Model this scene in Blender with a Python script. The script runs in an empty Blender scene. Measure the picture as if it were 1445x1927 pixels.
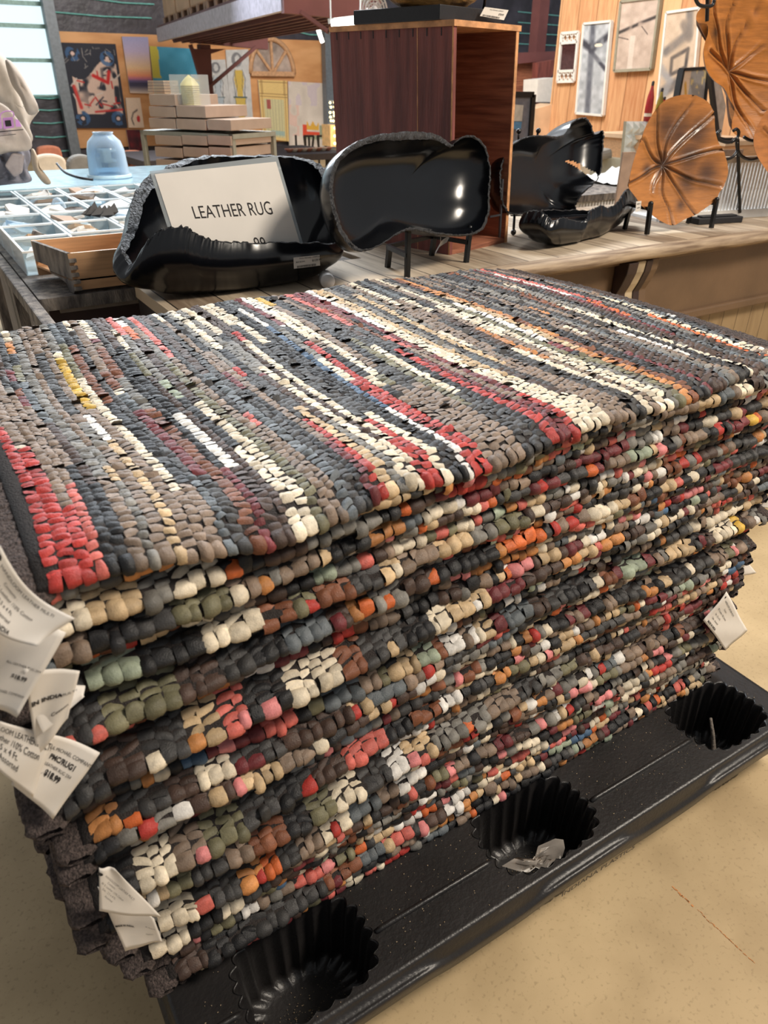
import bpy, bmesh, math, random
import numpy as np
from mathutils import Matrix, Vector
R_ = random.Random(7)
rng = np.random.default_rng(11)
SC = bpy.context.scene
COL = SC.collection

# ------------------------------------------------------------ camera
CAM_R = np.array([0.85021, -0.52638, 0.00594]); 
_y, _p, _r = 0.5546, 0.5302, 0.0069
_f = np.array([math.sin(_y)*math.cos(_p), math.cos(_y)*math.cos(_p), -math.sin(_p)])
_rt = np.array([math.cos(_y), -math.sin(_y), 0.0]); _up = np.cross(_rt, _f)
_r2 = math.cos(_r)*_rt + math.sin(_r)*_up; _u2 = -math.sin(_r)*_rt + math.cos(_r)*_up
EYE = np.array([-0.0097, -0.6104, 1.207]); FPX = 1376.9; PW, PH = 1445.0, 1927.0
cam = bpy.data.cameras.new('camera'); camo = bpy.data.objects.new('camera', cam); COL.objects.link(camo)
cam.sensor_fit = 'VERTICAL'; cam.sensor_height = 36; cam.sensor_width = 36; cam.lens = 36*FPX/PH
cam.clip_start = .02; cam.clip_end = 200
camo.matrix_world = Matrix(((_r2[0], _u2[0], -_f[0], EYE[0]), (_r2[1], _u2[1], -_f[1], EYE[1]), (_r2[2], _u2[2], -_f[2], EYE[2]), (0, 0, 0, 1)))
cam.dof.use_dof = True; cam.dof.focus_distance = 1.35; cam.dof.aperture_fstop = 8.0
SC.camera = camo

def ray(x, y): return ((x-PW/2)*_r2 + (PH/2-y)*_u2)/FPX + _f
def onz(x, y, z): d = ray(x, y); return EYE + d*(z-EYE[2])/d[2]
def ony(x, y, Y): d = ray(x, y); return EYE + d*(Y-EYE[1])/d[1]
def onx(x, y, X): d = ray(x, y); return EYE + d*(X-EYE[0])/d[0]
def onpl(x, y, p0, n):
    d = ray(x, y); n = np.array(n, float); return EYE + d*(n.dot(np.array(p0)-EYE)/n.dot(d))

# ------------------------------------------------------------ world, lights, exposure
SC.view_settings.view_transform = 'Standard'; SC.view_settings.look = 'None'
SC.view_settings.gamma = 1.0; SC.view_settings.use_curve_mapping = False
SC.view_settings.exposure = 0.0
w = bpy.data.worlds.new('overcast_sky'); SC.world = w; w.use_nodes = True
wn_ = w.node_tree; bgn = wn_.nodes['Background']
_tc = wn_.nodes.new('ShaderNodeTexCoord'); _dp = wn_.nodes.new('ShaderNodeVectorMath'); _dp.operation = 'DOT_PRODUCT'; _dp.inputs[1].default_value = (.20, .97, .12)
wn_.links.new(_tc.outputs['Generated'], _dp.inputs[0]); _mr = wn_.nodes.new('ShaderNodeMapRange'); _mr.inputs[1].default_value = .70; _mr.inputs[2].default_value = .93
wn_.links.new(_dp.outputs['Value'], _mr.inputs[0]); _mx = wn_.nodes.new('ShaderNodeMix'); _mx.data_type = 'RGBA'
wn_.links.new(_mr.outputs[0], _mx.inputs[0]); _mx.inputs[6].default_value = (.27, .275, .28, 1); _mx.inputs[7].default_value = (1.32, 1.37, 1.42, 1)
wn_.links.new(_mx.outputs[2], bgn.inputs[0]); bgn.inputs[1].default_value = 1.0

def area(name, loc, target, size, power, color, sizey=None):
    l = bpy.data.lights.new(name, 'AREA'); o = bpy.data.objects.new(name, l); COL.objects.link(o)
    l.shape = 'RECTANGLE'; l.size = size; l.size_y = sizey or size; l.energy = power; l.color = color
    o.location = loc; o.rotation_euler = (Vector(target)-Vector(loc)).to_track_quat('-Z', 'Y').to_euler()
    return o
area('ceiling_lamp_light', (2.9, -1.5, 3.6), (0.7, 0.1, .5), 1.0, 190, (1.0, .89, .75))
area('overhead_fill_light', (2.3, 3.4, 4.0), (0.8, 0.5, .7), 2.4, 230, (.90, .95, 1.0), 1.6)  # added overhead fill, set so the stack's shadow covers the left floor
area('window_light', (2.2, 7.5, 3.2), (0.9, 1.0, .8), 2.6, 170, (.82, .91, 1.0), 1.6)
area('wall_wash_light', (4.2, 6.0, 5.0), (6.5, 10.0, 1.2), 2.5, 560, (1.0, .93, .84))

# ------------------------------------------------------------ helpers
def srgb(r, g=None, b=None):
    if g is None: r, g, b = r
    f = lambda c: (c/255/12.92) if c/255 <= .04045 else ((c/255+.055)/1.055)**2.4
    return (f(r), f(g), f(b))
def srgbA(a):
    a = np.asarray(a, float)/255
    return np.where(a <= .04045, a/12.92, ((a+.055)/1.055)**2.4)

def new_mat(name):
    m = bpy.data.materials.new(name); m.use_nodes = True
    nt = m.node_tree; return m, nt, nt.nodes['Principled BSDF']
def N(nt, t, **k):
    n = nt.nodes.new(t)
    for a, b in k.items(): setattr(n, a, b)
    return n
def mat(name, col, rough=.6, metal=0, var=.15, scale=20, bump=.1, bscale=80, spec=.5, attr=None, col2=None, stretch=(1, 1, 1), emit=0, coat=0, sheen=0, detail=4, thin=(.35, .65)):
    m, nt, b = new_mat(name); L = nt.links
    b.inputs['Roughness'].default_value = rough; b.inputs['Metallic'].default_value = metal
    b.inputs['Specular IOR Level'].default_value = spec
    b.inputs['Coat Weight'].default_value = coat; b.inputs['Coat Roughness'].default_value = .12
    b.inputs['Sheen Weight'].default_value = sheen
    tc = N(nt, 'ShaderNodeTexCoord'); mp = N(nt, 'ShaderNodeMapping'); mp.inputs['Scale'].default_value = stretch
    L.new(tc.outputs['Object'], mp.inputs[0])
    nz = N(nt, 'ShaderNodeTexNoise'); nz.inputs['Scale'].default_value = scale; nz.inputs['Detail'].default_value = detail
    L.new(mp.outputs[0], nz.inputs[0])
    if attr:
        at = N(nt, 'ShaderNodeAttribute'); at.attribute_name = attr; c1 = at.outputs['Color']
        mr = N(nt, 'ShaderNodeMapRange'); mr.inputs[1].default_value = .3; mr.inputs[2].default_value = .7
        mr.inputs[3].default_value = 1-var; mr.inputs[4].default_value = 1+var
        L.new(nz.outputs[0], mr.inputs[0])
        vm = N(nt, 'ShaderNodeVectorMath', operation='SCALE'); L.new(c1, vm.inputs[0]); L.new(mr.outputs[0], vm.inputs['Scale'])
        L.new(vm.outputs[0], b.inputs['Base Color'])
        if emit: L.new(vm.outputs[0], b.inputs['Emission Color'])
    else:
        cr = N(nt, 'ShaderNodeValToRGB'); e = cr.color_ramp.elements
        c = np.array(srgb(col)); c2 = np.array(srgb(col2)) if col2 else c*(1-var)
        c1 = c if col2 else c*(1+var)
        e[0].position = thin[0]; e[1].position = thin[1]
        e[0].color = (*c2, 1); e[1].color = (*np.clip(c1, 0, 1), 1)
        L.new(nz.outputs[0], cr.inputs[0]); L.new(cr.outputs[0], b.inputs['Base Color'])
    if emit:
        b.inputs['Emission Strength'].default_value = emit
        if not attr: b.inputs['Emission Color'].default_value = (*srgb(col), 1)
    if bump:
        n2 = N(nt, 'ShaderNodeTexNoise'); n2.inputs['Scale'].default_value = bscale; n2.inputs['Detail'].default_value = 5
        L.new(mp.outputs[0], n2.inputs[0])
        bp = N(nt, 'ShaderNodeBump'); bp.inputs['Strength'].default_value = bump; bp.inputs['Distance'].default_value = .01
        L.new(n2.outputs[0], bp.inputs['Height']); L.new(bp.outputs[0], b.inputs['Normal'])
    return m
def glass_mat(name, tint, alpha=.25, rough=.05):
    m, nt, b = new_mat(name); L = nt.links
    out = nt.nodes['Material Output']; tr = N(nt, 'ShaderNodeBsdfTransparent'); tr.inputs[0].default_value = (*srgb(tint), 1)
    b.inputs['Base Color'].default_value = (*srgb(tint), 1); b.inputs['Roughness'].default_value = rough
    lw = N(nt, 'ShaderNodeLayerWeight'); lw.inputs[0].default_value = .35
    ad = N(nt, 'ShaderNodeMath', operation='ADD'); ad.inputs[1].default_value = alpha; ad.use_clamp = True
    L.new(lw.outputs['Facing'], ad.inputs[0])
    mx = N(nt, 'ShaderNodeMixShader'); L.new(ad.outputs[0], mx.inputs[0]); L.new(tr.outputs[0], mx.inputs[1]); L.new(b.outputs[0], mx.inputs[2])
    L.new(mx.outputs[0], out.inputs[0]); return m

def tag(o, label=None, cat=None, group=None, kind=None):
    if label: o['label'] = label
    if cat: o['category'] = cat
    if group: o['group'] = group
    if kind: o['kind'] = kind
    return o
def empty(name, loc=(0, 0, 0), label=None, cat=None, group=None):
    o = bpy.data.objects.new(name, None); COL.objects.link(o); o.location = tuple(float(v) for v in loc); o.empty_display_size = .05
    return tag(o, label, cat, group)
def link(name, me, m, parent=None, smooth=False):
    if m: me.materials.append(m)
    if smooth: me.polygons.foreach_set('use_smooth', [True]*len(me.polygons))
    o = bpy.data.objects.new(name, me); COL.objects.link(o)
    if parent is not None:
        o.parent = parent
        # verts are world coordinates; the parent sits at its base
        o.matrix_parent_inverse = Matrix.Translation(-Vector(world_loc(parent)))
    return o
def world_loc(o):
    v = Vector(o.location)
    if o.parent is not None and o.type == 'MESH': return Vector((0, 0, 0))
    return v
def parent_to(o, parent):
    o.parent = parent
    if parent.type == 'EMPTY': o.matrix_parent_inverse = Matrix.Translation(-Vector(parent.location))
def mesh_np(name, V, Q, m, parent=None, smooth=True, color=None):
    me = bpy.data.meshes.new(name); V = np.asarray(V, np.float32); Q = np.asarray(Q, np.int32)
    k = Q.shape[1]
    me.vertices.add(len(V)); me.vertices.foreach_set('co', V.ravel())
    me.loops.add(Q.size); me.loops.foreach_set('vertex_index', Q.ravel())
    me.polygons.add(len(Q)); me.polygons.foreach_set('loop_start', np.arange(0, Q.size, k, dtype=np.int32))
    me.update(calc_edges=True)
    if color is not None:
        a = me.color_attributes.new('Col', 'FLOAT_COLOR', 'POINT')
        c = np.ones((len(V), 4), np.float32); c[:, :3] = color; a.data.foreach_set('color', c.ravel())
    return link(name, me, m, parent, smooth)

class MB:
    """collects shapes in world coordinates, links them as one mesh object"""
    def __init__(s): s.v = []; s.f = []
    def add(s, V, F):
        n = len(s.v); s.v += [tuple(float(c) for c in p) for p in V]; s.f += [tuple(int(i)+n for i in f) for f in F]; return s
    def hexa(s, P):  # 8 pts: bottom 4 ccw, top 4
        return s.add(P, [(3, 2, 1, 0), (4, 5, 6, 7), (0, 1, 5, 4), (1, 2, 6, 5), (2, 3, 7, 6), (3, 0, 4, 7)])
    def box(s, a, b):
        (x0, y0, z0), (x1, y1, z1) = a, b
        return s.hexa([(x0, y0, z0), (x1, y0, z0), (x1, y1, z0), (x0, y1, z0), (x0, y0, z1), (x1, y0, z1), (x1, y1, z1), (x0, y1, z1)])
    def obox(s, o, u, v, w_, a, b):  # box in an oriented frame
        o, u, v, w_ = map(np.array, (o, u, v, w_)); P = []
        for z in (a[2], b[2]):
            for x, y in ((a[0], a[1]), (b[0], a[1]), (b[0], b[1]), (a[0], b[1])): P.append(o+u*x+v*y+w_*z)
        return s.hexa(P)
    def bar(s, p, q, wd, ht=None, up=(0, 0, 1)):
        p, q = np.array(p, float), np.array(q, float); d = q-p; L = np.linalg.norm(d); d = d/L; ht = ht or wd
        up = np.array(up, float)
        if abs(d.dot(up)) > .95: up = np.array([0, 1., 0])
        a = np.cross(d, up); a /= np.linalg.norm(a); b = np.cross(a, d)
        return s.obox(p, d, a, b, (0, -wd/2, -ht/2), (L, wd/2, ht/2))
    def tube(s, pts, r, n=8, caps=True, squash=None):
        pts = [np.array(p, float) for p in pts]; m = len(pts); rs = r if hasattr(r, '__len__') else [r]*m
        V = []; ref = None
        for i in range(m):
            d = pts[min(i+1, m-1)]-pts[max(i-1, 0)]; d /= (np.linalg.norm(d)+1e-12)
            if ref is None: ref = np.array([0, 0, 1.]) if abs(d[2]) < .9 else np.array([1., 0, 0])
            a = np.cross(d, ref); a /= np.linalg.norm(a); b = np.cross(a, d); ref = b
            for k in range(n):
                t = 2*math.pi*k/n; V.append(pts[i]+rs[i]*(math.cos(t)*a+math.sin(t)*b))
        F = [(i*n+k, i*n+(k+1) % n, (i+1)*n+(k+1) % n, (i+1)*n+k) for i in range(m-1) for k in range(n)]
        if caps: F += [tuple(range(n-1, -1, -1)), tuple((m-1)*n+k for k in range(n))]
        return s.add(V, F)
    def ball(s, c, r, n=10):
        pts = []; rs = []
        for i in range(n+1):
            t = math.pi*i/n; pts.append((c[0], c[1], c[2]-r*math.cos(t))); rs.append(max(r*math.sin(t), 1e-4))
        return s.tube(pts, rs, 12)
    def lathe(s, c, prof, n=32):
        V = [(c[0]+r*math.cos(2*math.pi*k/n), c[1]+r*math.sin(2*math.pi*k/n), c[2]+z) for r, z in prof for k in range(n)]
        F = [(i*n+k, i*n+(k+1) % n, (i+1)*n+(k+1) % n, (i+1)*n+k) for i in range(len(prof)-1) for k in range(n)]
        return s.add(V, F)
    def prism(s, pts, off):
        P = [np.array(p, float) for p in pts]; off = np.array(off, float); n = len(P)
        return s.add(P+[p+off for p in P], [tuple(range(n-1, -1, -1)), tuple(range(n, 2*n))]+[(i, (i+1) % n, n+(i+1) % n, n+i) for i in range(n)])
    def build(s, name, m, parent=None, smooth=False, bevel=0, label=None, cat=None, group=None, kind=None):
        me = bpy.data.meshes.new(name); me.from_pydata(s.v, [], s.f)
        bm = bmesh.new(); bm.from_mesh(me); bmesh.ops.recalc_face_normals(bm, faces=bm.faces); bm.to_mesh(me); bm.free()
        o = link(name, me, m, parent, smooth)
        if smooth:
            pass
        if bevel:
            md = o.modifiers.new('bevel', 'BEVEL'); md.width = bevel; md.segments = 2; md.limit_method = 'ANGLE'
        return tag(o, label, cat, group, kind)

def text_geo(s, size=1.0, bold=0.0, shear=0.0):
    c = bpy.data.curves.new('lettering', 'FONT'); c.body = s; c.size = size; c.offset = bold; c.shear = shear; c.resolution_u = 3
    o = bpy.data.objects.new('lettering', c); me = bpy.data.meshes.new_from_object(o)
    V = np.array([v.co[:] for v in me.vertices]) if len(me.vertices) else np.zeros((0, 3)); F = [tuple(p.vertices) for p in me.polygons]
    bpy.data.objects.remove(o); bpy.data.curves.remove(c); bpy.data.meshes.remove(me)
    return V, F

def smoothrand(n, amp, k=6, g=rng):
    """smooth 1-D random curve of n samples"""
    x = np.linspace(0, 1, n); y = np.zeros(n)
    for j in range(1, k+1): y += g.normal()*np.sin(2*math.pi*(j*x*g.uniform(.6, 1.2)+g.random()))/j
    return amp*y/1.5

# ------------------------------------------------------------ materials
M = {}
M['leather'] = mat('leather_strips', None, rough=.50, var=.18, scale=120, bump=.22, bscale=600, attr='Col', spec=.35)
M['warp'] = mat('dark_cotton_warp', (52, 46, 44), rough=.95, bump=.6, bscale=500, scale=200)
M['wool'] = mat('brown_wool_hem', (92, 80, 76), rough=1, var=.5, scale=300, bump=1.0, bscale=420)
M['plastic'] = mat('black_moulded_plastic', (36, 34, 34), rough=.38, var=.25, scale=9, bump=.12, bscale=160, spec=.5)
M['dust'] = mat('grey_dust', (120, 112, 104), rough=1, var=.3, scale=300, bump=.5)
M['paper'] = mat('white_paper', (226, 220, 212), rough=.7, var=.03, scale=8, bump=.05, bscale=30)
M['ink'] = mat('black_ink', (38, 34, 34), rough=.8, var=.05, bump=0)
M['lacquer'] = mat('black_lacquered_wood', (8, 10, 15), rough=.22, var=.25, scale=6, bump=.03, bscale=14, spec=.6)
M['chisel'] = mat('chiselled_black_wood', (44, 45, 48), rough=.45, var=.45, scale=90, bump=1.0, bscale=170, stretch=(1, 1, .35))
M['iron'] = mat('black_iron', (16, 16, 18), rough=.35, var=.2, scale=40, bump=.1)
M['white_metal'] = mat('white_painted_metal', (225, 225, 222), rough=.5, var=.06, scale=10)
M['redbrown'] = mat('red_brown_rough_wood', (140, 78, 70), col2=(100, 54, 50), rough=.6, scale=9, stretch=(4, 4, .35), bump=.3, bscale=60)
M['sawn'] = mat('sawn_brown_wood', (172, 110, 82), col2=(124, 74, 56), rough=.65, scale=14, stretch=(.35, .35, 5), bump=.4, bscale=60)
M['rawedge'] = mat('pale_wood_edge', (206, 150, 104), rough=.7, var=.25, scale=30, bump=.3)
M['pine'] = mat('pale_joined_wood', (206, 160, 118), rough=.5, var=.12, scale=8, stretch=(1, 6, 14), bump=.1)
M['graywood'] = mat('weathered_grey_wood', (150, 140, 130), col2=(84, 78, 76), rough=.8, scale=14, stretch=(3, 3, 1), bump=.4)
M['steel_brown'] = mat('brown_painted_steel', (108, 66, 66), rough=.6, var=.15, scale=3, bump=.05)
M['card'] = mat('brown_cardboard', (178, 152, 132), rough=.85, var=.05, scale=12, bump=.05)
M['card_pale'] = mat('pale_wrapped_carton', (214, 182, 150), rough=.7, var=.12, scale=4, bump=.1)
M['white'] = mat('matte_white', (228, 226, 222), rough=.6, var=.04)
M['metal_gray'] = mat('grey_green_metal', (150, 146, 130), rough=.5, var=.08)
M['steel'] = mat('galvanised_steel', (120, 128, 136), rough=.45, metal=.3, var=.1)
M['black_sheet'] = mat('black_insulation_sheet', (66, 64, 74), rough=.42, var=.35, scale=3, bump=1.0, bscale=9, detail=6)
M['cord'] = mat('teal_cord', (120, 190, 185), rough=.6)
M['cream'] = mat('cream_upholstery', (222, 208, 188), rough=.9, var=.06)
M['greyfab'] = mat('grey_upholstery', (146, 142, 136), rough=.95, var=.08)
M['terracotta'] = mat('terracotta_upholstery', (190, 124, 98), rough=.9, var=.1)
M['red'] = mat('red_plastic', (190, 40, 44), rough=.5, var=.1)
M['black'] = mat('plain_black', (30, 30, 34), rough=.5, var=.1)
M['acrylic'] = glass_mat('clear_acrylic', (240, 246, 248), .16)
M['sheetclear'] = glass_mat('clear_sleeve', (225, 230, 232), .22)
M['bluefilm'] = glass_mat('blue_bubble_glass', (222, 236, 246), .12, .08)
M['pane'] = glass_mat('window_glass', (240, 250, 252), .04)
M['art'] = mat('painted_canvas', None, rough=.75, var=.06, scale=60, bump=.15, bscale=60, attr='Col')
M['tube_lamp'] = mat('lit_tube', (255, 252, 240), emit=6, bump=0)

# floor: stained beige concrete
def floor_mat():
    m, nt, b = new_mat('beige_concrete'); L = nt.links
    tc = N(nt, 'ShaderNodeTexCoord')
    def nz(s, d=5):
        n = N(nt, 'ShaderNodeTexNoise'); n.inputs['Scale'].default_value = s; n.inputs['Detail'].default_value = d; L.new(tc.outputs['Object'], n.inputs[0]); return n
    a = nz(2.2, 8); r = N(nt, 'ShaderNodeValToRGB'); e = r.color_ramp.elements
    e[0].position = .3; e[0].color = (*srgb(172, 148, 110), 1); e[1].position = .7; e[1].color = (*srgb(204, 178, 136), 1)
    L.new(a.outputs[0], r.inputs[0])
    s = nz(140, 2); r2 = N(nt, 'ShaderNodeValToRGB'); e = r2.color_ramp.elements
    e[0].position = .28; e[0].color = (.62, .6, .55, 1); e[1].position = .42; e[1].color = (1, 1, 1, 1); L.new(s.outputs[0], r2.inputs[0])
    mx = N(nt, 'ShaderNodeMix', data_type='RGBA', blend_type='MULTIPLY'); mx.inputs[0].default_value = .55
    L.new(r.outputs[0], mx.inputs[6]); L.new(r2.outputs[0], mx.inputs[7])
    g = nz(7, 10); r3 = N(nt, 'ShaderNodeValToRGB'); e = r3.color_ramp.elements
    e[0].position = .38; e[0].color = (.8, .78, .74, 1); e[1].position = .55; e[1].color = (1, 1, 1, 1); L.new(g.outputs[0], r3.inputs[0])
    mx2 = N(nt, 'ShaderNodeMix', data_type='RGBA', blend_type='MULTIPLY'); mx2.inputs[0].default_value = .6
    L.new(mx.outputs[2], mx2.inputs[6]); L.new(r3.outputs[0], mx2.inputs[7]); L.new(mx2.outputs[2], b.inputs['Base Color'])
    b.inputs['Roughness'].default_value = .62
    bp = N(nt, 'ShaderNodeBump'); bp.inputs['Strength'].default_value = .12; L.new(s.outputs[0], bp.inputs['Height']); L.new(bp.outputs[0], b.inputs['Normal'])
    return m
M['floor'] = floor_mat()

def plank_mat(name, ca, cb, axis, width, gap=(40, 30, 24), rough=.75, grain=(1, 1, 1), jit=.5, knots=True):
    """boards of `width` metres laid side by side along `axis`"""
    m, nt, b = new_mat(name); L = nt.links
    tc = N(nt, 'ShaderNodeTexCoord'); sp = N(nt, 'ShaderNodeSeparateXYZ'); L.new(tc.outputs['Object'], sp.inputs[0])
    dv = N(nt, 'ShaderNodeMath', operation='DIVIDE'); dv.inputs[1].default_value = width; L.new(sp.outputs[axis], dv.inputs[0])
    fl = N(nt, 'ShaderNodeMath', operation='FLOOR'); L.new(dv.outputs[0], fl.inputs[0])
    fr = N(nt, 'ShaderNodeMath', operation='FRACT'); L.new(dv.outputs[0], fr.inputs[0])
    wn = N(nt, 'ShaderNodeTexWhiteNoise', noise_dimensions='1D'); L.new(fl.outputs[0], wn.inputs['W'])
    mp = N(nt, 'ShaderNodeMapping'); mp.inputs['Scale'].default_value = grain; L.new(tc.outputs['Object'], mp.inputs[0])
    ad = N(nt, 'ShaderNodeVectorMath', operation='ADD'); L.new(mp.outputs[0], ad.inputs[0]); L.new(wn.outputs['Color'], ad.inputs[1])
    nz = N(nt, 'ShaderNodeTexNoise'); nz.inputs['Scale'].default_value = 5; nz.inputs['Detail'].default_value = 8; nz.inputs['Distortion'].default_value = 1.0
    L.new(ad.outputs[0], nz.inputs[0])
    s1 = N(nt, 'ShaderNodeMath', operation='MULTIPLY_ADD'); s1.inputs[1].default_value = jit; L.new(wn.outputs['Value'], s1.inputs[0]); L.new(nz.outputs[0], s1.inputs[2])
    r = N(nt, 'ShaderNodeValToRGB'); e = r.color_ramp.elements; e[0].position = .4; e[1].position = .5+jit*.8
    e[0].color = (*srgb(cb), 1); e[1].color = (*srgb(ca), 1); L.new(s1.outputs[0], r.inputs[0])
    lt = N(nt, 'ShaderNodeMath', operation='LESS_THAN'); lt.inputs[1].default_value = .035; L.new(fr.outputs[0], lt.inputs[0])
    mx = N(nt, 'ShaderNodeMix', data_type='RGBA'); L.new(lt.outputs[0], mx.inputs[0]); L.new(r.outputs[0], mx.inputs[6]); mx.inputs[7].default_value = (*srgb(gap), 1)
    L.new(mx.outputs[2], b.inputs['Base Color']); b.inputs['Roughness'].default_value = rough
    bp = N(nt, 'ShaderNodeBump'); bp.inputs['Strength'].default_value = .25; bp.inputs['Distance'].default_value = .01; L.new(nz.outputs[0], bp.inputs['Height']); L.new(bp.outputs[0], b.inputs['Normal'])
    return m
M['counter'] = plank_mat('weathered_counter_planks', (196, 178, 154), (128, 108, 88), 0, .115, grain=(7, .8, 1), rough=.7)
M['countertrim'] = mat('counter_edge_board', (186, 164, 138), col2=(116, 94, 74), rough=.7, scale=7, stretch=(.7, 6, 8), bump=.3)
M['pinewall'] = plank_mat('pine_plank_wall', (220, 174, 130), (184, 128, 88), 1, .32, gap=(130, 84, 52), grain=(1, 6, .5), rough=.6)
M['plywood'] = mat('orange_plywood', (232, 176, 122), col2=(206, 146, 92), rough=.6, scale=1.3, stretch=(1, 1, 3.2), bump=.05, detail=6)
M['bead'] = plank_mat('beadboard', (158, 134, 100), (134, 110, 80), 0, .085, gap=(70, 54, 38), grain=(2, 1, .5), rough=.5, jit=.2)
M['apron'] = mat('brown_painted_apron', (112, 88, 66), rough=.45, var=.15, scale=4, bump=.1)
M['corbel_dark'] = mat('dark_worn_corbel', (52, 36, 32), rough=.5, var=.3, scale=10)

# ------------------------------------------------------------ the setting
WY, WX = 15.0, 8.0      # back wall, right wall
def slab(name, a, b, m, **k):
    o = MB().box(a, b).build(name, m, None, **k); o['kind'] = 'structure'; return o
slab('floor', (-6, -4, -.1), (WX+1, WY+1, 0), M['floor'])
# back wall with two window openings (left, and behind the crate)
def wx(px, py, Y=WY): return ony(px, py, Y)
L1 = -1.2; xa = ony(112, 150, WY)[0]; xb = ony(612, 150, WY)[0]; xc = ony(668, 150, WY)[0]
z_sill = ony(60, 182, WY)[2]; z_sill2 = ony(640, 190, WY)[2]
slab('wall_back', (-6, WY, 0), (xa, WY+.2, z_sill), M['black_sheet'])
slab('wall_back_middle', (xa, WY, 0), (xb, WY+.2, 5), M['black_sheet'])
slab('wall_back_right', (xc, WY, 0), (WX+10, WY+.2, 5), M['black_sheet'])
slab('wall_back_sill', (xb, WY, 0), (xc, WY+.2, z_sill2), M['black_sheet'])
yr_end = onx(1040, 150, WX)[1]
slab('wall_right', (WX, 1.2, 0), (WX+.2, yr_end, 5), M['pinewall'])
ply_t = ony(300, 66, WY)[2]
slab('trim_1', (ony(107, 100, WY)[0], WY-.06, .15), (ony(607, 100, WY)[0], WY-.02, ply_t), M['plywood'])
# windows
def window(n, x0, x1, z0, z1, zs, xs):
    e = empty('window_%d' % n, (x0, WY+.05, z0)); e['kind'] = 'structure'
    f = MB(); t = .06
    for z in zs: f.box((x0, WY, z-t/2), (x1, WY+.12, z+t/2))
    for x in xs: f.box((x-t/2, WY, z0), (x+t/2, WY+.12, z1))
    f.build('window_frame', mat('pale_green_frame_%d' % n, (150, 190, 185), rough=.4), e)
    MB().box((x0, WY+.08, z0), (x1, WY+.09, z1)).build('glass_pane', M['pane'], e)
window(1, -6, xa, z_sill, 5, [ony(40, 5, WY)[2]+.0, ony(40, 48, WY)[2], ony(50, 113, WY)[2], z_sill], [xa-.03, -1.5])
window(2, xb, xc, z_sill2, 5, [ony(640, 52, WY)[2], ony(640, 83, WY)[2], ony(640, 134, WY)[2], z_sill2], [xb+.05, xc-.05])
# slanting steel posts of the shed
for nm, top, bot in (('trim_2', (88, 0), (147, 318)), ('trim_3', (614, 40), (621, 300))):
    a = ony(*top, WY-.25); b = ony(*bot, WY-.25); a = a+(a-b)*1.0
    MB().bar(b, a, .17, .17, up=(0, 1, 0)).build(nm, M['steel'], None)['kind'] = 'structure'
# teal cords over the black sheeting
for k, (p, q) in enumerate([((96, 22), (285, 34)), ((170, -3), (290, 8)), ((66, 184), (120, 182)), ((62, 206), (122, 205)), ((62, 231), (128, 229)), ((66, 257), (130, 256)), ((70, 283), (134, 283)), ((560, 60), (606, 66))]):
    a, b = ony(*p, WY-.03), ony(*q, WY-.03); mid = (a+b)/2-np.array([0, 0, .02])
    tag(MB().tube([a, mid, b], .012, 6).build('tie_cord', M['cord']), 'teal tie cord pulled over the black wall sheeting, %s' % ['below the upper cord beside the mezzanine', 'highest one beside the mezzanine', 'just under the left window', 'second below the left window', 'third below the left window', 'fourth below the left window', 'lowest by the left window', 'beside the arched window frame'][k], 'cord', 'cords over the wall sheeting')

# ------------------------------------------------------------ rug stack
N_RUG = 59; ZB, ZT = .142, .838; T = (ZT-ZB)/N_RUG; LX, LY = 1.21, .77
PAL = {'black': ((34, 34, 36), 21), 'char': ((60, 59, 59), 15), 'dbrown': ((72, 56, 49), 13), 'grey': ((120, 117, 111), 11), 'taupe': ((130, 112, 97), 13),
       'cream': ((216, 203, 180), 10), 'beige': ((192, 166, 130), 7), 'olive': ((112, 108, 84), 4), 'red': ((172, 56, 50), 1.6), 'coral': ((196, 100, 90), 2.2), 'burg': ((108, 46, 50), 5),
       'tan': ((186, 126, 74), 4), 'orange': ((198, 100, 52), 1.3), 'yellow': ((206, 168, 74), .8), 'slate': ((92, 98, 102), 4), 'white': ((222, 218, 212), 5), 'brown': ((120, 74, 52), 6), 'blue': ((70, 96, 124), .8), 'sage': ((150, 160, 140), 1.5), 'pink': ((214, 132, 132), 1.5)}
PN = list(PAL); PW8 = np.array([PAL[k][1] for k in PN], float); PW8 /= PW8.sum(); PC = {k: srgbA(PAL[k][0]) for k in PN}
# stripes of the top rug, from the left end (metres along the rug): end, colours
TOPS = [(.062, 'red coral'), (.085, 'slate black'), (.12, 'grey taupe'), (.150, 'beige taupe yellow'), (.168, 'taupe'), (.20, 'char slate black'), (.225, 'burg brown'), (.24, 'dbrown'), (.262, 'cream'),
        (.275, 'cream white'), (.288, 'taupe olive'), (.31, 'coral taupe'), (.33, 'slate char'), (.345, 'black'), (.358, 'red burg'), (.372, 'cream beige'), (.395, 'grey cream'), (.41, 'white cream'), (.43, 'red'), (.445, 'cream'), (.47, 'black char'), (.482, 'slate white blue'),
        (.50, 'red burg'), (.55, 'olive taupe'), (.585, 'taupe char'), (.61, 'char black'), (.65, 'red coral burg'), (.70, 'beige cream yellow'), (.73, 'taupe beige'), (.755, 'grey taupe'), (.775, 'char'), (.80, 'cream'), (.83, 'cream taupe'),
        (.86, 'grey olive'), (.885, 'brown tan'), (.91, 'black char'), (.935, 'burg dbrown'), (.96, 'dbrown'), (.98, 'slate grey'), (1.0, 'tan taupe'), (1.03, 'char black'), (1.05, 'cream grey'), (1.08, 'dbrown char'), (1.12, 'slate char'), (1.135, 'dbrown'), (1.148, 'orange burg'), (1.165, 'slate cream'), (1.3, 'dbrown')]

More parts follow.
